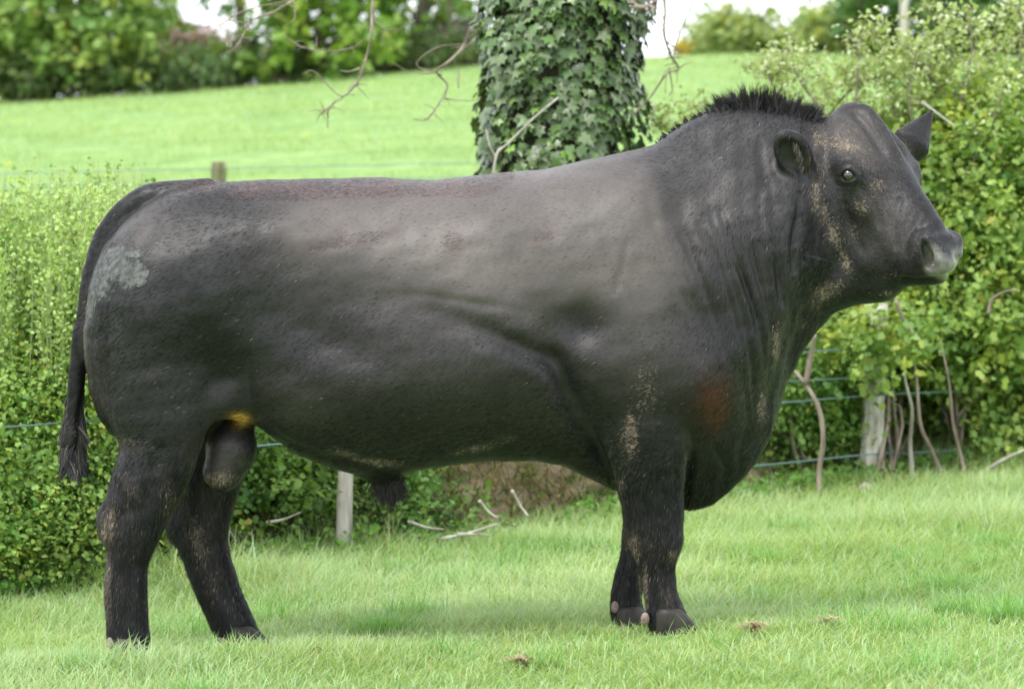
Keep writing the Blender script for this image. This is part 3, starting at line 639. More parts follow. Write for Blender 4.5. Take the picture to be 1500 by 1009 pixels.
def add_ell(c, r, R=None, k=.05, sub=False):
    """ellipsoid: centre, radii along axes R (columns)"""
    c = np.asarray(c, float); r = np.asarray(r, float); R = np.eye(3) if R is None else R
    ext = np.sqrt(((R * r[None, :]) ** 2).sum(1)); sl, (x, y, z) = block(c - ext, c + ext, k + .03)
    q = [((x - c[0]) * R[0, i] + (y - c[1]) * R[1, i] + (z - c[2]) * R[2, i]) / r[i] for i in range(3)]
    k0 = np.sqrt(q[0] ** 2 + q[1] ** 2 + q[2] ** 2); k1 = np.sqrt((q[0] / r[0]) ** 2 + (q[1] / r[1]) ** 2 + (q[2] / r[2]) ** 2) + 1e-6
    d = (k0 * (k0 - 1) / k1).astype(np.float32)
    FLD[sl] = -smin(-FLD[sl], d, k) if sub else smin(FLD[sl], d, k)
def add_cone(a, b, ra, rb, k=.03, sq=1.0, sub=False):
    """tapered capsule; sq flattens it across y (widening factor < 1 = narrower in y)"""
    a = np.asarray(a, float); b = np.asarray(b, float); rm = max(ra, rb)
    sl, (x, y, z) = block(np.minimum(a, b) - rm, np.maximum(a, b) + rm, k + .03)
    ab = b - a; t = np.clip(((x - a[0]) * ab[0] + (y - a[1]) * ab[1] + (z - a[2]) * ab[2]) / (ab @ ab), 0, 1)
    d = np.sqrt((x - a[0] - ab[0] * t) ** 2 + ((y - a[1] - ab[1] * t) / sq) ** 2 + (z - a[2] - ab[2] * t) ** 2) - (ra + (rb - ra) * t)
    d = (d * min(1, sq)).astype(np.float32); FLD[sl] = -smin(-FLD[sl], d, k) if sub else smin(FLD[sl], d, k)
def limb(pts, sq=.85, k=.03, n=3):
    P = []
    for u, v, y, r in pts: p = at(u, v, y); P.append([p[0], p[1], p[2], r * (y + 9) / F])
    P = smoothpath(P, n)
    for i in range(len(P) - 1): add_cone(P[i][:3], P[i + 1][:3], P[i][3], P[i + 1][3], k if i == 0 else .012 if k > .012 else k, sq)

# --- trunk of the body: profile traced in side view, width and section designed
PXS = 9.0 / F
def wx(u): return (np.asarray(u, float) - 750) * PXS
def wz(v): return 1.3 - (np.asarray(v, float) - 319) * PXS
TOP = [(126, 490), (129, 460), (134, 425), (142, 392), (160, 352), (185, 320), (215, 296), (250, 279), (300, 269), (350, 266), (400, 264), (480, 262), (560, 260), (600, 263), (640, 264), (700, 258), (750, 253), (800, 247), (860, 235), (920, 221), (955, 213), (980, 197), (1010, 178), (1040, 165), (1070, 160), (1100, 159), (1140, 163), (1170, 171), (1195, 180), (1215, 190), (1240, 215), (1262, 260)]
BOT = [(126, 500), (129, 540), (134, 575), (145, 610), (165, 640), (200, 640), (250, 630), (300, 615), (345, 606), (375, 612), (400, 640), (440, 667), (490, 687), (535, 696), (565, 697), (600, 690), (660, 681), (720, 674), (780, 674), (825, 682), (870, 702), (900, 716), (950, 735), (990, 744), (1020, 746), (1045, 738), (1070, 720), (1090, 700), (1110, 672), (1128, 642), (1140, 602), (1152, 560), (1170, 522), (1195, 485), (1215, 460), (1234, 440), (1250, 400), (1262, 330)]
WID = [(126, .05), (130, .11), (140, .17), (160, .225), (200, .275), (260, .305), (320, .31), (400, .315), (480, .33), (560, .35), (640, .365), (720, .365), (800, .345), (880, .33), (960, .325), (1020, .31), (1070, .285), (1110, .255), (1150, .215), (1190, .175), (1220, .12), (1245, .05), (1262, .01)]
YC = [(126, 0), (1000, 0), (1080, -.01), (1150, -.035), (1210, -.06), (1262, -.08)]
def tab(T, x): a = np.array(T, float); return np.interp(x, wx(a[:, 0]), a[:, 1])
BAMP = 1.8
BUMPS = [  # u, v, ru, rv, angle, amplitude (m)
    (935, 520, 120, 120, 0, .030), (1035, 600, 55, 80, 0, .022), (900, 330, 80, 110, 10, .016), (700, 560, 200, 90, 0, .020), (600, 330, 260, 50, 0, -.004),
    (845, 470, 45, 34, 0, -.020), (760, 500, 110, 16, 22, -.012), (840, 585, 20, 95, -24, -.030), (885, 650, 16, 60, -22, -.026),
    (330, 520, 60, 45, 0, -.022), (500, 500, 90, 30, 20, -.008), (450, 595, 70, 36, 20, .016), (235, 430, 100, 120, 0, .022), (440, 335, 80, 50, 0, .016), (560, 440, 80, 30, 0, -.008),
    (350, 590, 60, 26, -20, .018), (510, 560, 90, 50, 0, .010), (1010, 470, 50, 40, 0, -.012), (1100, 300, 90, 90, 0, .014), (985, 300, 16, 110, -14, -.008),
    (1190, 330, 20, 90, 0, -.012), (1130, 540, 30, 90, 10, -.010), (925, 690, 60, 40, 0, .014), (780, 330, 150, 60, 0, .008), (390, 450, 60, 60, 0, -.008)]
sl, (x, y, z) = block((-1.4, -.5, .35), (1.12, .45, 1.68), .02)
zt = wz(tab(TOP, x[:, 0, 0]))[:, None, None]; zb_ = wz(tab(BOT, x[:, 0, 0]))[:, None, None]
wd = tab(WID, x[:, 0, 0])[:, None, None]; yc = tab(YC, x[:, 0, 0])[:, None, None]; uu = 750 + x / PXS; vv = 319 + (1.3 - z) / PXS
bm = np.zeros((x.shape[0], 1, z.shape[2]))
for u0, v0, ru, rv, an, am in BUMPS:
    c, s = math.cos(math.radians(an)), math.sin(math.radians(an)); a = (uu - u0) * c + (vv - v0) * s; b = -(uu - u0) * s + (vv - v0) * c
    bm = bm + BAMP * am * np.exp(-((a / ru) ** 2 + (b / rv) ** 2))
hh = (zt - zb_) / 2; zc = (zt + zb_) / 2; t = (z - zc) / np.maximum(hh, .004)
fr = sstep(930, 1040, uu); rear = 1 - sstep(200, 420, uu)
wsec = wd * (1 - .26 * fr * sstep(-.2, -.95, t) * 1.2 - .34 * fr * sstep(.15, .95, t) - .10 * rear * sstep(.3, 1, t) - .12 * sstep(-.3, -1, t)) + bm
pz = 2.25 + .35 * rear; q = (np.abs((y - yc) / wsec) ** 2.25 + np.abs(t) ** pz) ** (1 / 2.3)
d = (q - 1) * np.minimum(wsec, np.maximum(hh, .05)) * .85
d = np.maximum(d, np.maximum(wx(127.0) - x, x - wx(1261)))
FLD[sl] = np.minimum(FLD[sl], d.astype(np.float32)); del d, q, wsec, t
# --- haunches, legs
def mir(p, y2): return [(u, v, y2 + (y - p[0][2]) , r) for u, v, y, r in p]
limb([(240, 430, -.14, 94), (233, 560, -.17, 86), (236, 640, -.19, 60), (224, 690, -.20, 53), (206, 735, -.205, 48), (194, 770, -.205, 40), (187, 815, -.205, 30), (184, 870, -.205, 29), (187, 915, -.205, 28.5), (190, 945, -.205, 29)], .72, .06)
limb([(255, 430, .14, 92), (290, 560, .17, 84), (314, 650, .175, 56), (297, 712, .175, 50), (293, 765, .175, 41), (302, 812, .175, 33), (318, 862, .175, 31), (341, 915, .175, 29), (352, 945, .175, 30)], .72, .06)
limb([(930, 520, -.19, 90), (945, 610, -.215, 72), (952, 680, -.21, 52), (957, 750, -.20, 42), (961, 795, -.195, 35), (963, 830, -.195, 24), (967, 862, -.195, 22), (973, 892, -.195, 25), (980, 918, -.195, 28)], .80, .06)
limb([(925, 560, .17, 80), (938, 650, .17, 56), (950, 740, .16, 38), (938, 800, .155, 26), (924, 845, .155, 21), (917, 880, .155, 21), (921, 906, .155, 24)], .80, .06)
# hock point, knee
add_ell(at(158, 765, -.205), (.030, .035, .055), None, .03); add_ell(at(258, 768, .175), (.028, .033, .05), None, .03)
add_ell(at(975, 793, -.215), (.045, .04, .05), None, .03)
# belly sheath and scrotum
add_cone(at(560, 683, 0), at(570, 708, 0), .055, .024, .05)
a0, a1 = at(350, 625, -.04), at(327, 690, -.07); add_cone(a0, (a0 + a1) / 2, .050, .076, .02); add_cone((a0 + a1) / 2, a1, .078, .062, .02)
# flank fold and dewlap
add_cone(at(330, 588, -.17), at(405, 606, -.12), .045, .035, .07)
# --- tail
TAIL = [(300, 285, -.005, 22), (255, 288, -.01, 20), (215, 294, -.012, 19), (182, 320, -.01, 18.5), (158, 358, -.01, 17.5), (144, 400, -.01, 16), (133, 450, -.01, 14), (124, 500, -.01, 12.5), (117, 550, -.01, 12), (112, 600, -.01, 13), (106, 650, -.01, 15)]
TAIL = [(u - 4 * (v > 300), v, y - .02, r + 1.5 * (v < 450) - 3.5 * (v > 580)) for u, v, y, r in TAIL]
limb(TAIL, 1.0, .018, 4)
# --- head: local frame  a = poll->muzzle, l = towards the near side, n = out of the face
P0 = at(1259, 156, -.03); MZ = at(1402, 345, -.30)
HA = (MZ - P0); HLEN = np.linalg.norm(HA); HA /= HLEN
yaw = math.atan2(-(MZ[1] - P0[1]), MZ[0] - P0[0]); HL = np.array([-math.sin(yaw), -math.cos(yaw), 0]); HN = np.cross(HA, HL); HN = HN if HN[2] > 0 else -HN
HR = np.stack([HA, HL, HN], 1)
def hp(a, l, n): return P0 + HA * a + HL * l + HN * n
def hl(P): q = np.asarray(P) - P0; return q @ HA, q @ HL, q @ HN
hs = HLEN / .59
def he(a, l, n, ra, rl, rn, k=.04, sub=False, rot=None):
    for s in ((1, -1) if l else (1,)):
        R = HR if rot is None else HR @ np.array(Matrix.Rotation(math.radians(rot[0] * (s if rot[1] != 'Y' else 1)), 3, rot[1]))
        add_ell(hp(a, l * s, n), (ra, rl, rn), R, k, sub)
he(.10, 0, -.10, .135, .125, .115)                 # cranium
he(.008, 0, -.050, .050, .046, .052, .035)         # poll
he(.165, 0, -.074, .155, .145, .058, .05)           # forehead
he(.075, 0, -.05, .09, .030, .055, .04)            # ridge down the forehead
he(.195, .137, -.088, .066, .040, .048, .035)      # brows
he(.245, .105, -.140, .085, .046, .062, .04)       # under the eyes
add_cone(hp(.22, 0, -.080), hp(.46, 0, -.078), .080, .060, .05, 1.0)  # nose bridge
he(.36, .050, -.135, .15, .045, .070, .04)         # sides of the nose
he(.43, .045, -.165, .090, .050, .062, .035)       # upper lip
he(.530, 0, -.098, .045, .088, .078, .030)         # muzzle pad
he(.505, 0, -.155, .058, .078, .052, .03)           # lip under the pad
he(.515, .060, -.078, .045, .034, .045, .022)       # nostril wings
he(.25, .085, -.210, .135, .048, .125, .05)        # cheeks
for s in (1, -1): add_cone(hp(.17, .080 * s, -.335), hp(.37, .036 * s, -.345), .060, .050, .04)
he(.40, 0, -.338, .060, .054, .048, .03)          # chin
he(.45, 0, -.268, .060, .054, .050, .03)          # lower lip
he(.14, 0, -.22, .14, .13, .13, .09)               # throat
add_cone(at(1226, 410, -.10), at(1288, 413, -.12), .064, .062, .05)      # lower jaw edge and chin
add_cone(at(1322, 390, -.17), at(1368, 386, -.24), .058, .062, .03)      # lips under the pad
he(.375, .050, -.255, .085, .040, .055, .04)
add_cone(hp(.24, .085, -.265), hp(.41, .062, -.262), .056, .052, .06)
add_ell(at(1378, 384, -.30), (.040, .045, .042), None, .035)
he(.548, 0, -.108, .034, .072, .062, .03)
NOS = []
for s in (1, -1):                                   # nostrils: slanting commas
    p_, q_ = hp(.528, .088 * s, -.058), hp(.572, .060 * s, -.088); add_cone(p_, q_, .010 if s > 0 else .006, .0215 if s > 0 else .010, .010, 1, True)
    add_cone(hp(.520, .072 * s, -.044), hp(.572, .040 * s, -.055), .010, .012, .014); NOS.append((p_, q_))
# ears: cupped, attached behind the brows
def ear(base, tip, width_dir, L, W, T, cup, k):
    base, tip = np.array(base), np.array(tip); X = tip - base; X /= np.linalg.norm(X); Yd = np.array(width_dir, float); Yd -= X * (Yd @ X); Yd /= np.linalg.norm(Yd); Zd = np.cross(X, Yd)
    if Zd @ (CAM - base) < 0: Zd = -Zd
    R = np.stack([X, Yd, Zd], 1); c = (base + tip) / 2; add_ell(c, (L, W, T), R, k)
    if cup: add_ell(c + X * .004 + Zd * (T * .95), (L * .92, W * .86, T * 1.10), R, .005, True)
    return base, tip, R
E1 = ear(at(1183, 263, -.165), at(1140, 188, -.255), at(1190, 215, -.2) - at(1140, 240, -.2), .088, .056, .034, False, .022)
eX, eY, eZ = E1[2][:, 0], E1[2][:, 1], E1[2][:, 2]; eY = eY if eY[0] > 0 else -eY; ec = (E1[0] + E1[1]) / 2
add_ell(ec - eY * .008 + eX * .016 + eZ * .040, (.066, .044, .040), E1[2], .006, True)      # the cup of the ear
add_ell(ec - eY * .002 - eX * .030 + eZ * .044, (.050, .022, .034), E1[2], .008, True)      # its channel towards the head
add_cone(ec + eY * .020 + eX * .030 + eZ * .004, ec + eY * .010 - eX * .052 + eZ * .014, .008, .011, .012)
add_cone(at(1200, 258, -.12), at(1184, 258, -.17), .034, .024, .025)
b2, t2 = at(1336, 209, .07), at(1365, 164, .13)
add_cone(b2, t2, .062, .006, .025, .5)

# --- surface nets
def surface_nets(Fd, ax):
    ins = Fd < 0; S = [n_ for n_ in Fd.shape]; cnt = np.zeros([n_ - 1 for n_ in S], np.int8)
    for i in (0, 1):
        for j in (0, 1):
            for k in (0, 1): cnt += ins[i:S[0] - 1 + i, j:S[1] - 1 + j, k:S[2] - 1 + k]
    ci, cj, ck = np.nonzero((cnt > 0) & (cnt < 8)); idx = np.full(cnt.shape, -1, np.int32); idx[ci, cj, ck] = np.arange(len(ci))
    acc = np.zeros((len(ci), 3)); nn = np.zeros(len(ci)); cor = [(i, j, k) for i in (0, 1) for j in (0, 1) for k in (0, 1)]
    for a in cor:
        for b in cor:
            if sum(b) - sum(a) == 1 and all(q >= p for p, q in zip(a, b)):
                fa = Fd[ci + a[0], cj + a[1], ck + a[2]]; fb_ = Fd[ci + b[0], cj + b[1], ck + b[2]]; cr = (fa < 0) != (fb_ < 0)
                t = np.where(cr, fa / np.where(cr, fa - fb_, 1), 0)
                pa = np.stack([ax[0][ci + a[0]], ax[1][cj + a[1]], ax[2][ck + a[2]]], 1); pb = np.stack([ax[0][ci + b[0]], ax[1][cj + b[1]], ax[2][ck + b[2]]], 1)
                acc += np.where(cr[:, None], pa + (pb - pa) * t[:, None], 0); nn += cr
    V = acc / nn[:, None]; Q = []
    for d in range(3):
        o1, o2 = [q for q in range(3) if q != d]; sa = [slice(1, -1)] * 3; sb = [slice(1, -1)] * 3; sa[d] = slice(0, -1); sb[d] = slice(1, None)
        A = ins[tuple(sa)]; B = ins[tuple(sb)]; e = np.array(np.nonzero(A != B)); 
        off = [1, 1, 1]; off[d] = 0; e = e + np.array(off)[:, None]; sgn = ins[e[0], e[1], e[2]]
        def g(s1, s2):
            q = e.copy(); q[o1] -= s1; q[o2] -= s2; return idx[q[0], q[1], q[2]]
        qd = np.stack([g(0, 0), g(1, 0), g(1, 1), g(0, 1)], 1); fl = sgn if d != 1 else ~sgn
        qd[fl] = qd[fl][:, ::-1]; Q.append(qd)
    return V, np.vstack(Q)
BV, BQ = surface_nets(FLD, (ax_x, ax_y, ax_z)); del FLD
BQ = BQ[:, ::-1]
# relax
E = np.vstack([BQ[:, [0, 1]], BQ[:, [1, 2]], BQ[:, [2, 3]], BQ[:, [3, 0]]])
def lap(V, it, lam=.5):
    for _ in range(it):
        for l_ in (lam, -lam * 1.03):
            s_ = np.zeros_like(V); c_ = np.zeros(len(V))
            for a in range(3): s_[:, a] = np.bincount(E[:, 0], V[E[:, 1], a], len(V)) + np.bincount(E[:, 1], V[E[:, 0], a], len(V))
            c_ = np.bincount(E.ravel(), minlength=len(V)); V = V + l_ * (s_ / c_[:, None] - V)
    return V
BV = lap(BV, 4)
# keep the biggest connected piece (drops stray crumbs)
lab_ = np.arange(len(BV))
for _ in range(400):
    old = lab_.copy(); m_ = np.minimum(lab_[E[:, 0]], lab_[E[:, 1]]); np.minimum.at(lab_, E[:, 0], m_); np.minimum.at(lab_, E[:, 1], m_); lab_ = lab_[lab_]
    if (old == lab_).all(): break
main = np.bincount(lab_).argmax(); kp = lab_ == main
print('bull verts', len(BV), 'dropped', (~kp).sum()); rm = np.cumsum(kp) - 1; BV = BV[kp]; BQ = rm[BQ[kp[BQ[:, 0]]]]; E = rm[E[kp[E[:, 0]]]]
def normals(V, Q):
    n = np.cross(V[Q[:, 2]] - V[Q[:, 0]], V[Q[:, 3]] - V[Q[:, 1]]); N = np.zeros_like(V)
    for a in range(3):
        for k in range(4): N[:, a] += np.bincount(Q[:, k], n[:, a], len(V))
    return N / (np.linalg.norm(N, axis=1, keepdims=True) + 1e-9)
BN = normals(BV, BQ)
if (BN * (BV - np.array([0, 0, .9]))).sum() < 0: BQ = BQ[:, ::-1]; BN = -BN
# --- surface relief: neck folds, flank lines, lids
def seg_dist(U, Vv, pts):
    best = np.full(len(U), 1e9); global FOLD_T; FOLD_T = np.zeros(len(U)); ns = len(pts) - 1
    for i_, (a, b) in enumerate(zip(pts[:-1], pts[1:])):
        a = np.array(a, float); b = np.array(b, float); ab = b - a; t = np.clip(((U - a[0]) * ab[0] + (Vv - a[1]) * ab[1]) / (ab @ ab), 0, 1)
        h_ = np.hypot(U - a[0] - ab[0] * t, Vv - a[1] - ab[1] * t); FOLD_T = np.where(h_ < best, (i_ + t) / ns, FOLD_T); best = np.minimum(best, h_)
    return best
OU, OV = 750 + BV[:, 0] / PXS, 319 + (1.3 - BV[:, 2]) / PXS       # side-on map of the animal in photo pixels
HLc = hl(BV); ishead = (HLc[0] > .0) & (OU > 1165) & (HLc[2] > -.30)
side = np.abs(BN[:, 1])
disp = np.zeros(len(BV))
FOLDS = [([(1043, 301), (1055, 340), (1066, 375), (1088, 433), (1107, 493), (1112, 540)], 5, .008), ([(1013, 323), (1043, 384), (1066, 459), (1080, 520)], 5, .006), ([(1085, 323), (1092, 376), (1111, 440), (1125, 500)], 5, .007),
         ([(1130, 331), (1132, 406), (1138, 450)], 5, .006), ([(1160, 280), (1158, 316), (1149, 361), (1152, 400)], 6, .010), ([(938, 282), (950, 330), (960, 354), (987, 421), (1010, 470)], 7, .006),
         ([(960, 240), (975, 300), (1000, 370), (1030, 440)], 7, .004), ([(1105, 200), (1110, 260), (1100, 310)], 8, .004), ([(1070, 330), (1078, 400), (1100, 470)], 4, .004), ([(990, 330), (1015, 400), (1040, 470), (1055, 530)], 5, .004), ([(1030, 300), (1050, 370), (1075, 450), (1092, 530), (1098, 600)], 4, .005), ([(1100, 300), (1108, 380), (1122, 460), (1118, 560)], 4, .005), ([(1118, 260), (1122, 340), (1130, 420), (1130, 500)], 5, .005), ([(965, 300), (985, 380), (1015, 460)], 6, .004), ([(1145, 420), (1150, 470), (1135, 520), (1120, 600)], 6, .008),
         ([(1170, 440), (1165, 480), (1150, 530), (1138, 590)], 6, .007), ([(700, 470), (750, 492), (800, 520), (845, 575), (880, 650), (893, 705)], 16, .006), ([(600, 425), (680, 436), (780, 452)], 6, .0022),
         ([(1008, 650), (1003, 700), (1000, 750)], 6, .012), ([(870, 650), (895, 690), (900, 715)], 5, .006), ([(915, 345), (905, 390), (893, 430)], 5, .004), ([(640, 660), (560, 672), (480, 665), (420, 640), (380, 605)], 7, .007),
         ([(380, 600), (350, 605), (320, 625), (300, 655), (285, 700)], 7, .008), ([(1035, 640), (1060, 680), (1050, 730)], 6, .005), ([(1085, 560), (1090, 620), (1075, 680)], 6, .005), ([(215, 300), (240, 330), (215, 370)], 12, .004), ([(172, 785), (170, 840), (174, 905)], 6, .005), ([(207, 760), (205, 830), (206, 900)], 5, .003), ([(951, 818), (953, 880)], 5, .005), ([(979, 815), (978, 870)], 4, .003), ([(290, 790), (305, 850), (330, 905)], 6, .005), ([(180, 690), (200, 730), (185, 770)], 9, .006), ([(250, 640), (235, 700), (225, 745)], 10, .005), ([(940, 720), (945, 760), (942, 790)], 7, .005), ([(980, 640), (985, 700), (980, 760)], 8, .005)]
for pts, wd_, am in FOLDS:
    dd_ = seg_dist(OU, OV, pts); am = 1.5 * am * np.sqrt(np.clip(np.sin(np.pi * np.clip(FOLD_T, 0, 1)), 0, 1)); disp -= am * np.exp(-(dd_ / wd_) ** 2) * side; disp += am * .15 * np.exp(-((dd_ - wd_ * 2.2) / (wd_ * 1.3)) ** 2) * side
PU0, PV0 = px(BV[:, 0], BV[:, 1], BV[:, 2]); a_, l_, n_ = HLc; l_ = np.abs(l_); fcn = np.clip(BN @ HN, 0, 1) * ishead
disp += 2.0 * fcn * (.006 * np.exp(-(l_ / .020) ** 2) * sstep(-.02, .03, a_) * sstep(.26, .16, a_) - .008 * np.exp(-((l_ - .052) / .018) ** 2) * sstep(0, .05, a_) * sstep(.26, .18, a_) + .007 * np.exp(-((l_ - .10) / .026) ** 2 - ((a_ - .17) / .05) ** 2)
    - .006 * np.exp(-((l_ - .075) / .022) ** 2 - ((a_ - .30) / .06) ** 2))
md = seg_dist(PU0, PV0, [(1409, 392), (1398, 401), (1376, 408), (1345, 411), (1322, 409)]); disp -= ishead * (.008 * np.exp(-(md / 3.2) ** 2) - .003 * np.exp(-((md - 9) / 5) ** 2))
for q_ in ([(1318, 296), (1308, 330), (1312, 360)], [(1262, 275), (1280, 300), (1290, 330)], [(1236, 300), (1246, 335), (1262, 365)], [(1210, 300), (1222, 345), (1236, 385)]):
    md = seg_dist(PU0, PV0, q_); disp -= ishead * .0045 * np.exp(-(md / 6) ** 2)
wr = np.exp(-((PU0 - 1345) / 28) ** 2 - ((PV0 - 345) / 26) ** 2) * ishead; disp += .0012 * wr * np.sin((PU0 * .5 + PV0 * .25) * .9)
disp += .0035 * sn(OU * .02, OV * .03, 1.1) * (1 - ishead) * sstep(560, 900, 1200 - np.abs(OV - 450)) + .0005 * sn(OU * .09, OV * .07, 1, 2)
fine = sstep(930, 1000, OU) * sstep(1200, 1150, OU) * sstep(200, 260, OV) * sstep(620, 520, OV)
disp += .0000 * np.sin((OU - OV * .33) * .42 + 2.0 * sn(OU * .03, OV * .012, 1)) * fine * side
BV = BV + BN * disp[:, None]
# eye sockets from the pixel ray at the near eye, mirrored through the head
bvh = BVHTree.FromPolygons([tuple(v) for v in BV], [tuple(q) for q in BQ.tolist()])
def ray(u, v):
    o_ = at(u, v, -2.0); d_ = Vector(tuple(at(u, v, 0) - o_)).normalized(); h = bvh.ray_cast(Vector(tuple(o_)), d_)
    return np.array(h[0]) if h[0] is not None else at(u, v, 0)
eh = ray(1242, 257); ea, el, en = [float(q) for q in hl(eh)]; print('eye local', ea, el, en)
lids = np.zeros(len(BV)); eyes = []
for s in (1, -1):
    c = hp(ea, el * s, en); dv = BV - c; outw = HL * s * .80 + HN * .22 + HA * .25; outw /= np.linalg.norm(outw)
    if s == 1: outw = (CAM - c) / np.linalg.norm(CAM - c) * .5 + outw * .5; outw /= np.linalg.norm(outw)
    ta = np.cross(outw, [0, 0, 1.]); ta /= np.linalg.norm(ta); tb_ = np.cross(ta, outw); ta, tb_ = ta, tb_
    A, B, Dp = dv @ ta, dv @ tb_, dv @ outw; near_ = np.abs(Dp) < .06
    B2 = B - .25 * A * s * 0; rr_ = np.hypot(A / 1.35, B2 + .010 * (A / .02) ** 2 * .35); 
    sock = -.013 * np.exp(-(rr_ / .0138) ** 2); ring = .0045 * np.exp(-((rr_ - .0205) / .005) ** 2) * np.where(B > 0, 1.1, .5)
    brow = .005 * np.exp(-((rr_ - .054) / .016) ** 2) * sstep(-.005, .03, B); fold = -.0012 * np.exp(-((rr_ - .034) / .004) ** 2)
    BV += outw[None] * ((sock + ring + brow + fold) * near_)[:, None]; lids = np.maximum(lids, np.exp(-((rr_ - .017) / .004) ** 2) * near_); eyes.append((c, outw, ta, tb_))
BV = lap(BV, 1, .3); BN = normals(BV, BQ)

# --- coat masks (colour of the coat, mud and clay, some highlight and shade painted in), painted in the side-on map
U, W_ = OU, OV
PU, PV = px(BV[:, 0], BV[:, 1], BV[:, 2])       # head marks are placed on the near cheek by its own map
hd = sstep(1165, 1200, U)
U = U * (1 - hd) + PU * hd; W_ = W_ * (1 - hd) + PV * hd
def g_(u, v, ru, rv, an=0):
    c, s = math.cos(math.radians(an)), math.sin(math.radians(an)); a = (U - u) * c + (W_ - v) * s; b = -(U - u) * s + (W_ - v) * c
    return np.exp(-((a / ru) ** 2 + (b / rv) ** 2))
mud = np.zeros(len(BV))
for q in [(1192, 285, 14, 30, 0, .9), (1205, 310, 14, 20, 0, .8), (1222, 345, 9, 30, -20, 1), (1240, 385, 9, 22, -20, .9), (1235, 212, 38, 14, 10, 1.0), (1250, 190, 50, 20, 20, .45), (1196, 205, 12, 22, 0, .9), (1268, 240, 22, 14, 30, .5), (1285, 272, 18, 12, 0, .8), (1262, 305, 16, 16, 0, .7), (1250, 340, 12, 26, -10, .55),
          (1210, 428, 34, 17, -25, .9), (1240, 215, 60, 22, 8, .5), (1205, 250, 16, 60, 0, .55), (1225, 340, 22, 55, -18, .5), (1270, 290, 30, 26, 0, .4), (1320, 240, 26, 30, 30, .35), (1330, 350, 18, 18, 0, .35), (1340, 365, 8, 25, 10, .45), (1310, 405, 30, 8, -10, .45), (1300, 430, 16, 6, 0, .8), (1330, 215, 30, 10, 45, .5), (1168, 470, 18, 14, 0, .5), (1130, 500, 12, 40, 0, .8), (1112, 590, 9, 32, 0, .9), (1178, 240, 10, 20, 0, .5),
          (512, 660, 26, 10, 20, .95), (560, 672, 42, 7, 5, .95), (700, 650, 46, 8, -15, .8), (745, 632, 18, 8, 0, .6), (940, 560, 30, 60, 0, .5), (918, 625, 16, 40, 0, .8), (905, 700, 10, 30, 0, .5), (985, 800, 18, 18, 0, .7), (975, 855, 14, 26, 0, .5), (925, 790, 12, 30, 0, .8), (942, 850, 5, 40, 0, 1.0), (1000, 690, 5, 50, 0, .7),
          (200, 760, 40, 60, 0, .28), (190, 860, 30, 60, 0, .22), (300, 780, 40, 80, 0, .25), (955, 780, 40, 60, 0, .25), (172, 760, 14, 40, 10, 1), (165, 830, 12, 50, 0, 1), (168, 880, 12, 30, 0, .7), (205, 700, 30, 30, 0, .35), (285, 800, 20, 50, -15, .7), (305, 860, 16, 40, 0, .5), (262, 720, 14, 40, 0, .5), (325, 695, 26, 14, 0, 1), (200, 640, 40, 14, 0, .45), (140, 560, 12, 70, 0, .3), (132, 480, 8, 60, 0, .8),
          (1030, 748, 40, 10, 0, .6), (1050, 235, 8, 8, 0, .6), (250, 355, 24, 7, 0, .4), (1085, 230, 60, 40, 0, .14), (185, 650, 22, 30, 0, .3), (300, 620, 60, 8, -30, .3), (118, 640, 14, 40, 0, .5), (1000, 220, 40, 40, 0, .12), (870, 700, 30, 6, 20, .6)]:
    mud = np.maximum(mud, q[5] * g_(*q[:5]))
clay = np.maximum.reduce([1.1 * g_(185, 385, 48, 30, -25), 1.1 * g_(215, 402, 32, 24, 0), .9 * g_(165, 420, 28, 24, 0), 1.0 * g_(146, 445, 12, 36, 15), .5 * g_(200, 350, 40, 22, -20)]) * (U < 290)
dust = np.clip(1.25 * g_(830, 320, 190, 110, 0) + .95 * g_(640, 340, 180, 95, 0) + .5 * g_(470, 330, 60, 50, 0) + .45 * g_(220, 330, 60, 40, 0) + .35 * g_(900, 420, 110, 70, 0) + .18 * g_(640, 560, 220, 80, 0) + .25 * g_(940, 520, 80, 60, 0) + .25 * g_(450, 600, 50, 30, 0) + .5 * g_(1275, 235, 26, 16, 35) + .3 * g_(1300, 310, 40, 30, 40) + .22 * g_(1250, 175, 40, 20, 0) + .42 * g_(1255, 205, 60, 30, 0) + .55 * g_(330, 665, 35, 50, 0) + .25 * g_(1300, 360, 40, 30, 0), 0, 1)  # dusty coat plus painted sheen on saddle, rib, shoulder, flank; shaded scrotum lightened
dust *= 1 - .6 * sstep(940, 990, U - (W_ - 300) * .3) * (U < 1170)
dark = np.clip(g_(850, 470, 42, 34, 0) + g_(1050, 485, 50, 30, 10) + .9 * g_(315, 520, 50, 40, 0) + .8 * g_(790, 520, 90, 18, 30) + g_(870, 620, 26, 80, -22) + .6 * g_(360, 430, 60, 50, 0) + .8 * g_(600, 640, 260, 40, 0) + .5 * g_(440, 500, 60, 40, 0), 0, 1)  # darker hair, with the shade of hollows and low belly painted in
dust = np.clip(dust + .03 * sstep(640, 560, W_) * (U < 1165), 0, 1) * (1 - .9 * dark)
red = np.clip(.9 * g_(420, 275, 110, 18, 0) + .9 * g_(600, 272, 90, 16, 0) + .8 * g_(720, 268, 40, 14, -20) + .5 * g_(670, 350, 22, 18, 0) + .45 * g_(520, 350, 90, 14, -10) + .4 * g_(800, 345, 30, 14, -20) + .3 * g_(320, 275, 60, 14, 0), 0, 1)
chest = np.clip(1.1 * g_(1036, 575, 24, 34, 10) + .9 * g_(1044, 605, 12, 18, 0) , 0, 1); yel = 1.5 * g_(357, 610, 13, 10, 0) * (BV[:, 1] < .2)
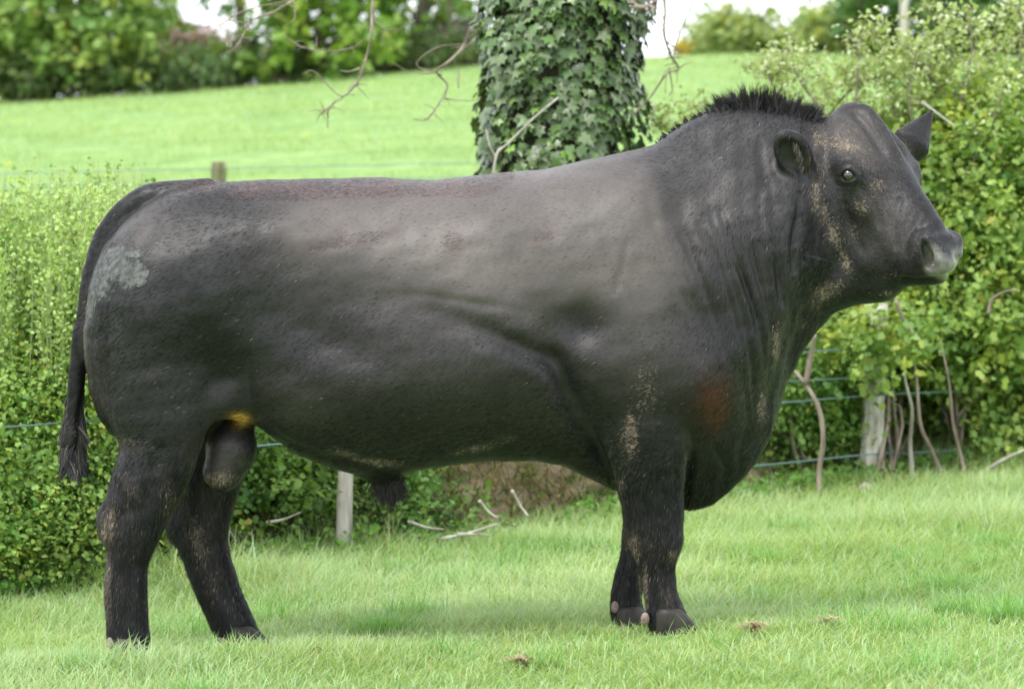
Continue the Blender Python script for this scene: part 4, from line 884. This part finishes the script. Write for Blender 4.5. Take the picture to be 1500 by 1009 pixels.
ha, hl_, hn = hl(BV); pad = sstep(.515, .550, ha) * sstep(.092, .070, np.abs(hl_)) * sstep(-.138, -.112, hn) * sstep(-.030, -.055, hn) * sstep(1345, 1362, U) * (U > 1200) * (ha < .75)
hoofm = sstep(925, 935, W_) * (U < 600) * 0; lidm = lids
earin = np.zeros(len(BV)); eb, et, ER = E1; q = BV - (eb + et) / 2
earin = .9 * np.exp(-((q @ ER[:, 0]) / .060) ** 2 - ((q @ ER[:, 1]) / .04) ** 2) * (np.abs(q @ ER[:, 2]) < .05) * (BN @ ER[:, 2] > .1) * (np.abs(q @ ER[:, 0]) < .1)
tl_ = seg_dist(OU, OV, [(u, v) for u, v, _, _ in TAIL[1:]]); tm_ = sstep(24, 19, tl_) * (np.abs(BV[:, 1]) < .085) * (OU < 262); dust = dust * (1 - tm_); clay = clay * (1 - tm_); red = red * (1 - tm_)
A1 = np.stack([mud, clay, dust, red], 1); A2 = np.stack([chest, np.clip(yel, 0, 1), pad, lidm], 1)

m = NT('bull_coat'); a1 = m.attr('masks_a'); a2 = m.attr('masks_b'); s1 = m.n('ShaderNodeSeparateColor'); s2 = m.n('ShaderNodeSeparateColor')
m.l(a1.outputs['Color'], s1.inputs[0]); m.l(a2.outputs['Color'], s2.inputs[0])
mudf, clayf, dust_sheenf, redf = s1.outputs[0], s1.outputs[1], s1.outputs[2], a1.outputs['Alpha']; chf, yef, padf, lidf = s2.outputs[0], s2.outputs[1], s2.outputs[2], a2.outputs['Alpha']
hv = m.map((9, 14, 40), (0, .25, 0)); hair = m.noise(9, 6, hv, .65); pat = m.noise(7, 6); pat2 = m.noise(2.6, 4); fin = m.noise(130, 4); med = m.noise(55, 5)
c = m.ramp(hair, [(.30, (.0040, .0041, .0048)), (.70, (.0120, .0118, .0135))])
c = m.mix(m.ramp(pat, [(.40, 0.0), (.68, .85)]), c, (.021, .020, .0225))
c = m.mix(m.ramp(pat2, [(.35, .55), (.6, 0.0)]), c, (.006, .0055, .005))
df = m.math('MULTIPLY', dust_sheenf, m.math('ADD', m.math('MULTIPLY', pat2, .8), m.math('MULTIPLY', pat, .9)), True)
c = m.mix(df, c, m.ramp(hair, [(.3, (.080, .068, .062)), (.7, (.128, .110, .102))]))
rf = m.math('MULTIPLY', redf, m.ramp(pat, [(.38, 0.0), (.52, 1.0)])); c = m.mix(m.math('MULTIPLY', rf, .9), c, (.078, .046, .045))
c = m.mix(m.math('MULTIPLY', chf, m.ramp(med, [(.36, .2), (.52, 1.0)])), c, (.062, .017, .010))
c = m.mix(m.math('MULTIPLY', yef, 1.0, True), c, (.55, .30, .06))
def thresh(f, nzv, gain, off): return m.math('MULTIPLY', m.math('SUBTRACT', m.math('ADD', f, nzv), off), gain, True)
mf = thresh(m.math('MULTIPLY', m.math('POWER', mudf, .7), .55), m.math('MULTIPLY', fin, 1.1), 7.0, .90)
c = m.mix(m.math('MULTIPLY', mf, .85), c, m.ramp(med, [(.3, (.08, .062, .05)), (.7, (.25, .20, .155))]))
cn = m.noise(13, 7, None, .7); cf = thresh(m.math('MULTIPLY', clayf, .62), m.math('ADD', m.math('MULTIPLY', cn, .75), m.math('MULTIPLY', med, .45)), 8.0, .93)
c = m.mix(cf, c, m.ramp(med, [(.35, (.045, .047, .046)), (.65, (.125, .128, .124))]))
c = m.mix(padf, c, m.ramp(med, [(.3, (.090, .088, .078)), (.75, (.200, .195, .170))]))
c = m.mix(m.math('MULTIPLY', lidf, .8), c, (.006, .005, .005))
ro = m.mix(padf, (.45, .45, .45), (.20, .20, .20)); ro = m.mix(mf, ro, (.9, .9, .9)); ro = m.mix(cf, ro, (.75, .75, .75))
m.set(base=c, rough=ro, spec=.36); m.p.inputs['Sheen Weight'].default_value = .05; m.p.inputs['Sheen Roughness'].default_value = .45; m.p.inputs['Sheen Tint'].default_value = (.9, .92, 1, 1)
b1 = m.bump(hair, .07, .004); b1 = m.bump(cf, .8, .006, b1); m.bump(m.math('MULTIPLY', mf, med), .8, .005, b1)
gc = at(560, 930, 0); bull = empty('bull', (float(gc[0]), 0, float(gz(gc[0], 0)))); tag(bull, 'huge muscular black bull standing side on with mud on its coat', 'bull')
mesh('body', BV, BQ, m.m, bull, True, None, attrs={'masks_a': A1, 'masks_b': A2}); M_coat = m.m

# --- eyes, hooves, hair
me_ = NT('eye_surface'); me_.set(base=(.010, .006, .005), rough=.06, spec=.8); me_.p.inputs['Coat Weight'].default_value = 1.0
def ball(c, r, mat, name, parent, sc=(1, 1, 1), R=np.eye(3), n1=24, n2=14):
    V = []
    for i in range(n2 + 1):
        for k in range(n1):
            th, ph = math.pi * i / n2, 2 * math.pi * k / n1; V.append(R @ (np.array([math.sin(th) * math.cos(ph), math.sin(th) * math.sin(ph), math.cos(th)]) * r * np.array(sc)) + c)
    Q = [[i * n1 + k, (i + 1) * n1 + k, (i + 1) * n1 + (k + 1) % n1, i * n1 + (k + 1) % n1] for i in range(n2) for k in range(n1)]
    return mesh(name, V, np.array(Q), mat, parent)
for c, o_, ta, tb_ in eyes: ball(c - o_ * .0170, .0208, me_.m, 'eye', bull)
mh = NT('hoof_horn'); nn = mh.noise(40, 5, mh.map((1, 1, .4))); mh.set(base=mh.ramp(nn, [(.3, (.010, .009, .008)), (.7, (.045, .037, .03))]), rough=.55, spec=.4); mh.bump(nn, .5, .003)
mdc = NT('dewclaw_horn'); nn = mdc.noise(60, 5); mdc.set(base=mdc.ramp(nn, [(.3, (.13, .09, .075)), (.7, (.32, .25, .22))]), rough=.7, spec=.3)
for (u, v, yy_, dcu, dcv) in [(194, 946, -.205, 160, 945), (360, 942, .175, 321, 944), (985, 915, -.195, 943, 909), (928, 907, .155, 899, 892)]:
    c = at(u, v, yy_); gnd = float(gz(c[0], yy_)) - .004; mb = MB()
    for s in (-1, 1):
        ring = []
        for (zz_, fx, bx, wy, sh) in [(0, .088, -.052, .036, 0), (.035, .068, -.052, .034, -.004), (.068, .044, -.048, .031, -.008), (.082, .03, -.04, .027, -.01)]:
            for k in range(14):
                an = 2 * math.pi * k / 14; ca = math.cos(an); ring.append([c[0] + (fx * ca if ca > 0 else -bx * ca) + sh, yy_ + s * .030 + wy * math.sin(an) * (1 - .35 * max(ca, 0)), gnd + zz_])
        V = np.array(ring); Q = [[i * 14 + k, i * 14 + (k + 1) % 14, (i + 1) * 14 + (k + 1) % 14, (i + 1) * 14 + k] for i in range(3) for k in range(14)]
        mesh('hoof', V, [np.array(Q), np.array([[42 + k for k in range(14)]])], mh.m, bull)
        a = at(dcu + 2, dcv - 3, yy_ + s * .030); ball(a, .017, mdc.m, 'dewclaw', bull, (.8, .7, 1.15))

# fur: thin strands over the whole body
def strand_mesh(name, P, D, Nn, L, Wd, col, mat, parent, curl=.35):
    n = len(P); sd = np.cross(D, Nn + RNG.normal(0, .07, (n, 3))); sd /= np.linalg.norm(sd, axis=1, keepdims=True) + 1e-9
    V = np.empty((n, 5, 3)); t = np.array([0, .5, 1.0]); 
    for i, tt in enumerate((0, .5)):
        c_ = P + D * (L * tt)[:, None]; w_ = sd * (Wd * (.5 - .1 * i))[:, None]; V[:, 2 * i] = c_ - w_; V[:, 2 * i + 1] = c_ + w_
    dr = np.zeros((n, 3)); dr[:, 2] = -1; V[:, 4] = P + D * L[:, None] + (dr * curl * L[:, None]) * .5
    off = (np.arange(n) * 5)[:, None, None]
    return mesh(name, V.reshape(-1, 3), [(np.array([[0, 1, 3, 2]])[None] + off).reshape(-1, 4), (np.array([[2, 3, 4]])[None] + off).reshape(-1, 3)], mat, parent, True, np.repeat(col, 5, 0))
def comb(P, Nn, lift):
    """coat direction: back and down, down on the legs, up-face on the head"""
    u = 750 + P[:, 0] / PXS; v = 319 + (1.3 - P[:, 2]) / PXS
    d = np.zeros_like(P); d[:, 0] = -1; d[:, 2] = -.45
    nk = sstep(940, 1060, u)[:, None]; d = d * (1 - nk) + np.array([-.45, 0, -.9]) * nk
    hd_ = sstep(1190, 1230, u)[:, None] * sstep(470, 440, v)[:, None]; d = d * (1 - hd_) - HA[None] * hd_
    lg = sstep(640, 720, v)[:, None] * (1 - (sstep(400, 440, u) * sstep(890, 860, u)))[:, None]; d = d * (1 - lg) + np.array([-.15, 0, -1]) * lg
    tl = (sstep(175, 150, u) * sstep(560, 300, v))[:, None] * 0; d += RNG.normal(0, .11, d.shape) + .18 * np.stack([sn(P[:, 0] * 5, P[:, 2] * 5, 1, 1), np.zeros(len(P)), sn(P[:, 0] * 6, P[:, 2] * 4, 1, 4)], 1)
    d -= Nn * np.sum(d * Nn, 1, keepdims=True); d /= np.linalg.norm(d, axis=1, keepdims=True) + 1e-9
    d = d + Nn * lift[:, None]; return d / np.linalg.norm(d, axis=1, keepdims=True)
n = 360000
ar = np.linalg.norm(np.cross(BV[BQ[:, 2]] - BV[BQ[:, 0]], BV[BQ[:, 3]] - BV[BQ[:, 1]]), axis=1) * (1 + 1.2 * (BN[BQ[:, 0], 1] < .2)); 
fi = RNG.choice(len(BQ), n, p=ar / ar.sum()); wts = RNG.dirichlet((1, 1, 1, 1), n); q4 = BQ[fi]
P = np.einsum('nk,nkj->nj', wts, BV[q4]); Nn = np.einsum('nk,nkj->nj', wts, BN[q4]); vi = q4[:, 0]
ok = (pad[vi] < .3) & (lids[vi] < .3) & (earin[vi] < .45) & ~((np.linalg.norm(P - eyes[0][0], axis=1) < .021) | (np.linalg.norm(P - eyes[1][0], axis=1) < .021)); P, Nn, vi = P[ok], Nn[ok], vi[ok]; n = len(P)
MB_, DU_, CL_, RE_, CH_ = mud[vi], dust[vi], clay[vi], red[vi], chest[vi]
col = np.array([.0080, .0080, .0095]) * (.7 + .6 * RNG.random(n))[:, None] * (1 + .5 * sn(P[:, 0] * 4, P[:, 2] * 5, 1.3, 2))[:, None]
pn = .5 + .5 * sn(P[:, 0] * 6, P[:, 2] * 9, 1.2, 3); df_ = (DU_ * (.45 + .5 * pn))[:, None] * (.75 + .3 * RNG.random((n, 1))); col = col * (1 - df_) + np.array([.112, .096, .089]) * df_
rf_ = (RE_ * (RNG.random(n) < .5))[:, None]; col = col * (1 - rf_) + np.array([.085, .050, .048]) * rf_
cf_ = np.clip(CH_ * 1.2, 0, 1)[:, None] * (RNG.random((n, 1)) < .5); col = col * (1 - cf_) + np.array([.060, .016, .010]) * cf_
clump = sn(P[:, 0] * 70, P[:, 2] * 70 + P[:, 1] * 40, 1.0, 1) * .25 + sn(P[:, 0] * 150 + 3, P[:, 2] * 150, 1.0, 5) * .25 + .5; ism = (np.sqrt(MB_) * (.25 + 1.0 * clump) > .52 + .45 * RNG.random(n)); col[ism] = np.array([.30, .235, .18]) * (.4 + .8 * RNG.random(ism.sum()))[:, None]
isb = (MB_ > .12 + .5 * RNG.random(n)) & ~ism; col[isb] = col[isb] * .4 + np.array([.075, .060, .048]) * (.3 + .7 * RNG.random(isb.sum()))[:, None]
isl = (RNG.random(n) < .003 + .006 * (P[:, 2] < .6)) & ~ism; col[isl] = np.array([.16, .14, .12]) * (.5 + .8 * RNG.random(isl.sum()))[:, None]
isc = (CL_ > .5) & (RNG.random(n) < .85); 
u_ = 750 + P[:, 0] / PXS; v_ = 319 + (1.3 - P[:, 2]) / PXS
L = .009 + .008 * RNG.random(n); L *= 1 + .15 * sstep(640, 780, v_) * ((u_ < 420) | (u_ > 860)); L *= 1 - .35 * sstep(1190, 1220, u_); L[ism] *= .85; lift = .02 + .09 * RNG.random(n) + .22 * sstep(650, 780, v_)
keep = ~isc & (ism | isl | (RNG.random(n) < np.interp(v_, [600, 720], [.42, 1]) * (1 - .9 * np.clip(DU_ * 1.6, 0, 1)) * np.where(P[:, 0] < wx(1160), 1, 1) + .5 * (RE_ > .3) + (P[:, 0] > wx(1160)) + (P[:, 0] < wx(180)))) 
mf_ = NT('coat_hair'); mf_.set(base=mf_.attr('tint').outputs['Color'], rough=.45, spec=.2); mf_.p.inputs['Sheen Weight'].default_value = .0
strand_mesh('coat_hair', P[keep], comb(P, Nn, lift)[keep], Nn[keep], L[keep], (.0008 + .0009 * RNG.random(n))[keep], col[keep], mf_.m, bull)
# crest mane
def hairs(name, roots, dirs, L, W, col, curl=.3): 
    Nn = np.tile(np.array([[0, -1., 0]]), (len(roots), 1)); D = dirs / np.linalg.norm(dirs, axis=1, keepdims=True)
    return strand_mesh(name, roots, D, Nn, L, W, col, mf_.m, bull, curl)
def locks(n, ncl, pos, tipdir, length, yspread, col, name, W, conv=.8, curl=.2):
    """hair gathered in pointed locks: pos(t)->root, tipdir(t)->direction"""
    ct = np.sort(RNG.random(ncl)); cy = RNG.normal(0, 1, ncl); cl_ = .65 + .6 * RNG.random(ncl); cd = RNG.normal(0, 1, (ncl, 3))
    k = RNG.integers(0, ncl, n); t = np.clip(ct[k] + RNG.normal(0, .75 / ncl, n), 0, 1); yy_ = cy[k] * .7 + RNG.normal(0, .35, n)
    root = pos(t, yy_ * yspread); L = length(ct[k]) * cl_[k] * (.75 + .35 * RNG.random(n)); tip = pos(ct[k], cy[k] * .7 * yspread) + (tipdir(ct[k]) + cd[k] * .30 * conv) * L[:, None]
    D = tip - root; D += RNG.normal(0, .10, (n, 3)) * L[:, None]; Ln = np.linalg.norm(D, axis=1)
    return hairs(name, root, D, Ln, W * (.6 + .8 * RNG.random(n)), col(n), curl)
def mane_pos(t, y):
    u = 962 + 240 * t; vt = np.interp(u, [a[0] for a in TOP], [a[1] for a in TOP]); yc_ = np.interp(u, [1000, 1150, 1200], [0, -.03, -.05])
    return np.stack([wx(u), y + yc_, wz(vt) - .012 - 3.0 * y ** 2], 1)
def darkcol(n): return np.array([.026, .024, .027]) * (.4 + 1.2 * RNG.random(n))[:, None]
locks(12000, 420, lambda t, y: mane_pos(.36 + .62 * t, y), lambda t: np.stack([np.interp(t, [0, .3, .7, 1], [-.5, -.15, .25, .9]), np.full(len(t), -.05), np.ones(len(t))], 1),
      lambda t: (np.interp(t, [0, .05, .3, .6, .85, 1], [5, 15, 24, 23, 18, 7]) * PXS + .010), .024, darkcol, 'mane', .0011, .95)
locks(2200, 110, lambda t, y: mane_pos(.40 * t, y), lambda t: np.stack([np.full(len(t), -.7), np.zeros(len(t)), np.ones(len(t))], 1), lambda t: (np.interp(t, [0, 1], [5, 8]) * PXS + .006), .020, darkcol, 'neck_hair', .0014)
# tail switch
def sw_pos(t, y):
    u = np.interp(t, [0, .5, 1], [113, 106, 102]); v = np.interp(t, [0, .5, 1], [570, 635, 672]); an = y * 60; r_ = np.interp(t, [0, .5, 1], [11, 14, 13]) * PXS
    return np.stack([wx(u) + r_ * np.cos(an), -.01 + r_ * np.sin(an), wz(v)], 1)
def swcol(n):
    c = np.array([.026, .023, .023]) * (.5 + 1.1 * RNG.random(n))[:, None]; q = RNG.random(n) < .13; c[q] = np.array([.17, .135, .10]) * (.5 + .9 * RNG.random(q.sum()))[:, None]; q = RNG.random(n) < .2; c[q] = np.array([.05, .06, .07]); return c
locks(6500, 130, sw_pos, lambda t: np.stack([np.interp(t, [0, .5, 1], [-.22, .0, .35]), np.zeros(len(t)), -np.ones(len(t))], 1), lambda t: np.interp(t, [0, .6, 1], [.06, .075, .055]), .08, swcol, 'tail_switch', .0022, .55)
# sheath hair
n = 1500; R_ = np.stack([wx(RNG.normal(568, 9, n)), RNG.normal(0, .016, n), wz(RNG.uniform(694, 712, n))], 1); D_ = np.stack([RNG.normal(.03, .22, n) + (R_[:, 0] - wx(568)) * 6, RNG.normal(0, .2, n), -np.ones(n)], 1)
hairs('belly_tuft', R_, D_, (.03 + .055 * RNG.random(n) ** 1.5), .0012 + .001 * RNG.random(n), np.array([.02, .018, .018]) * (.5 + RNG.random(n))[:, None], .2)
# ear hair
n = 420; t = RNG.random(n); R_ = ec + eY * (.030 - .016 * t)[:, None] + eX * (.045 - .10 * t)[:, None] + eZ * .012 + RNG.normal(0, .003, (n, 3))
D_ = -eY * 1.0 - eX * .6 + eZ * .55 + RNG.normal(0, .35, (n, 3)); hairs('ear_hair', R_, D_, .014 + .018 * RNG.random(n), np.full(n, .0012), np.array([.12, .10, .085]) * (.2 + 1.3 * RNG.random(n))[:, None], .2)
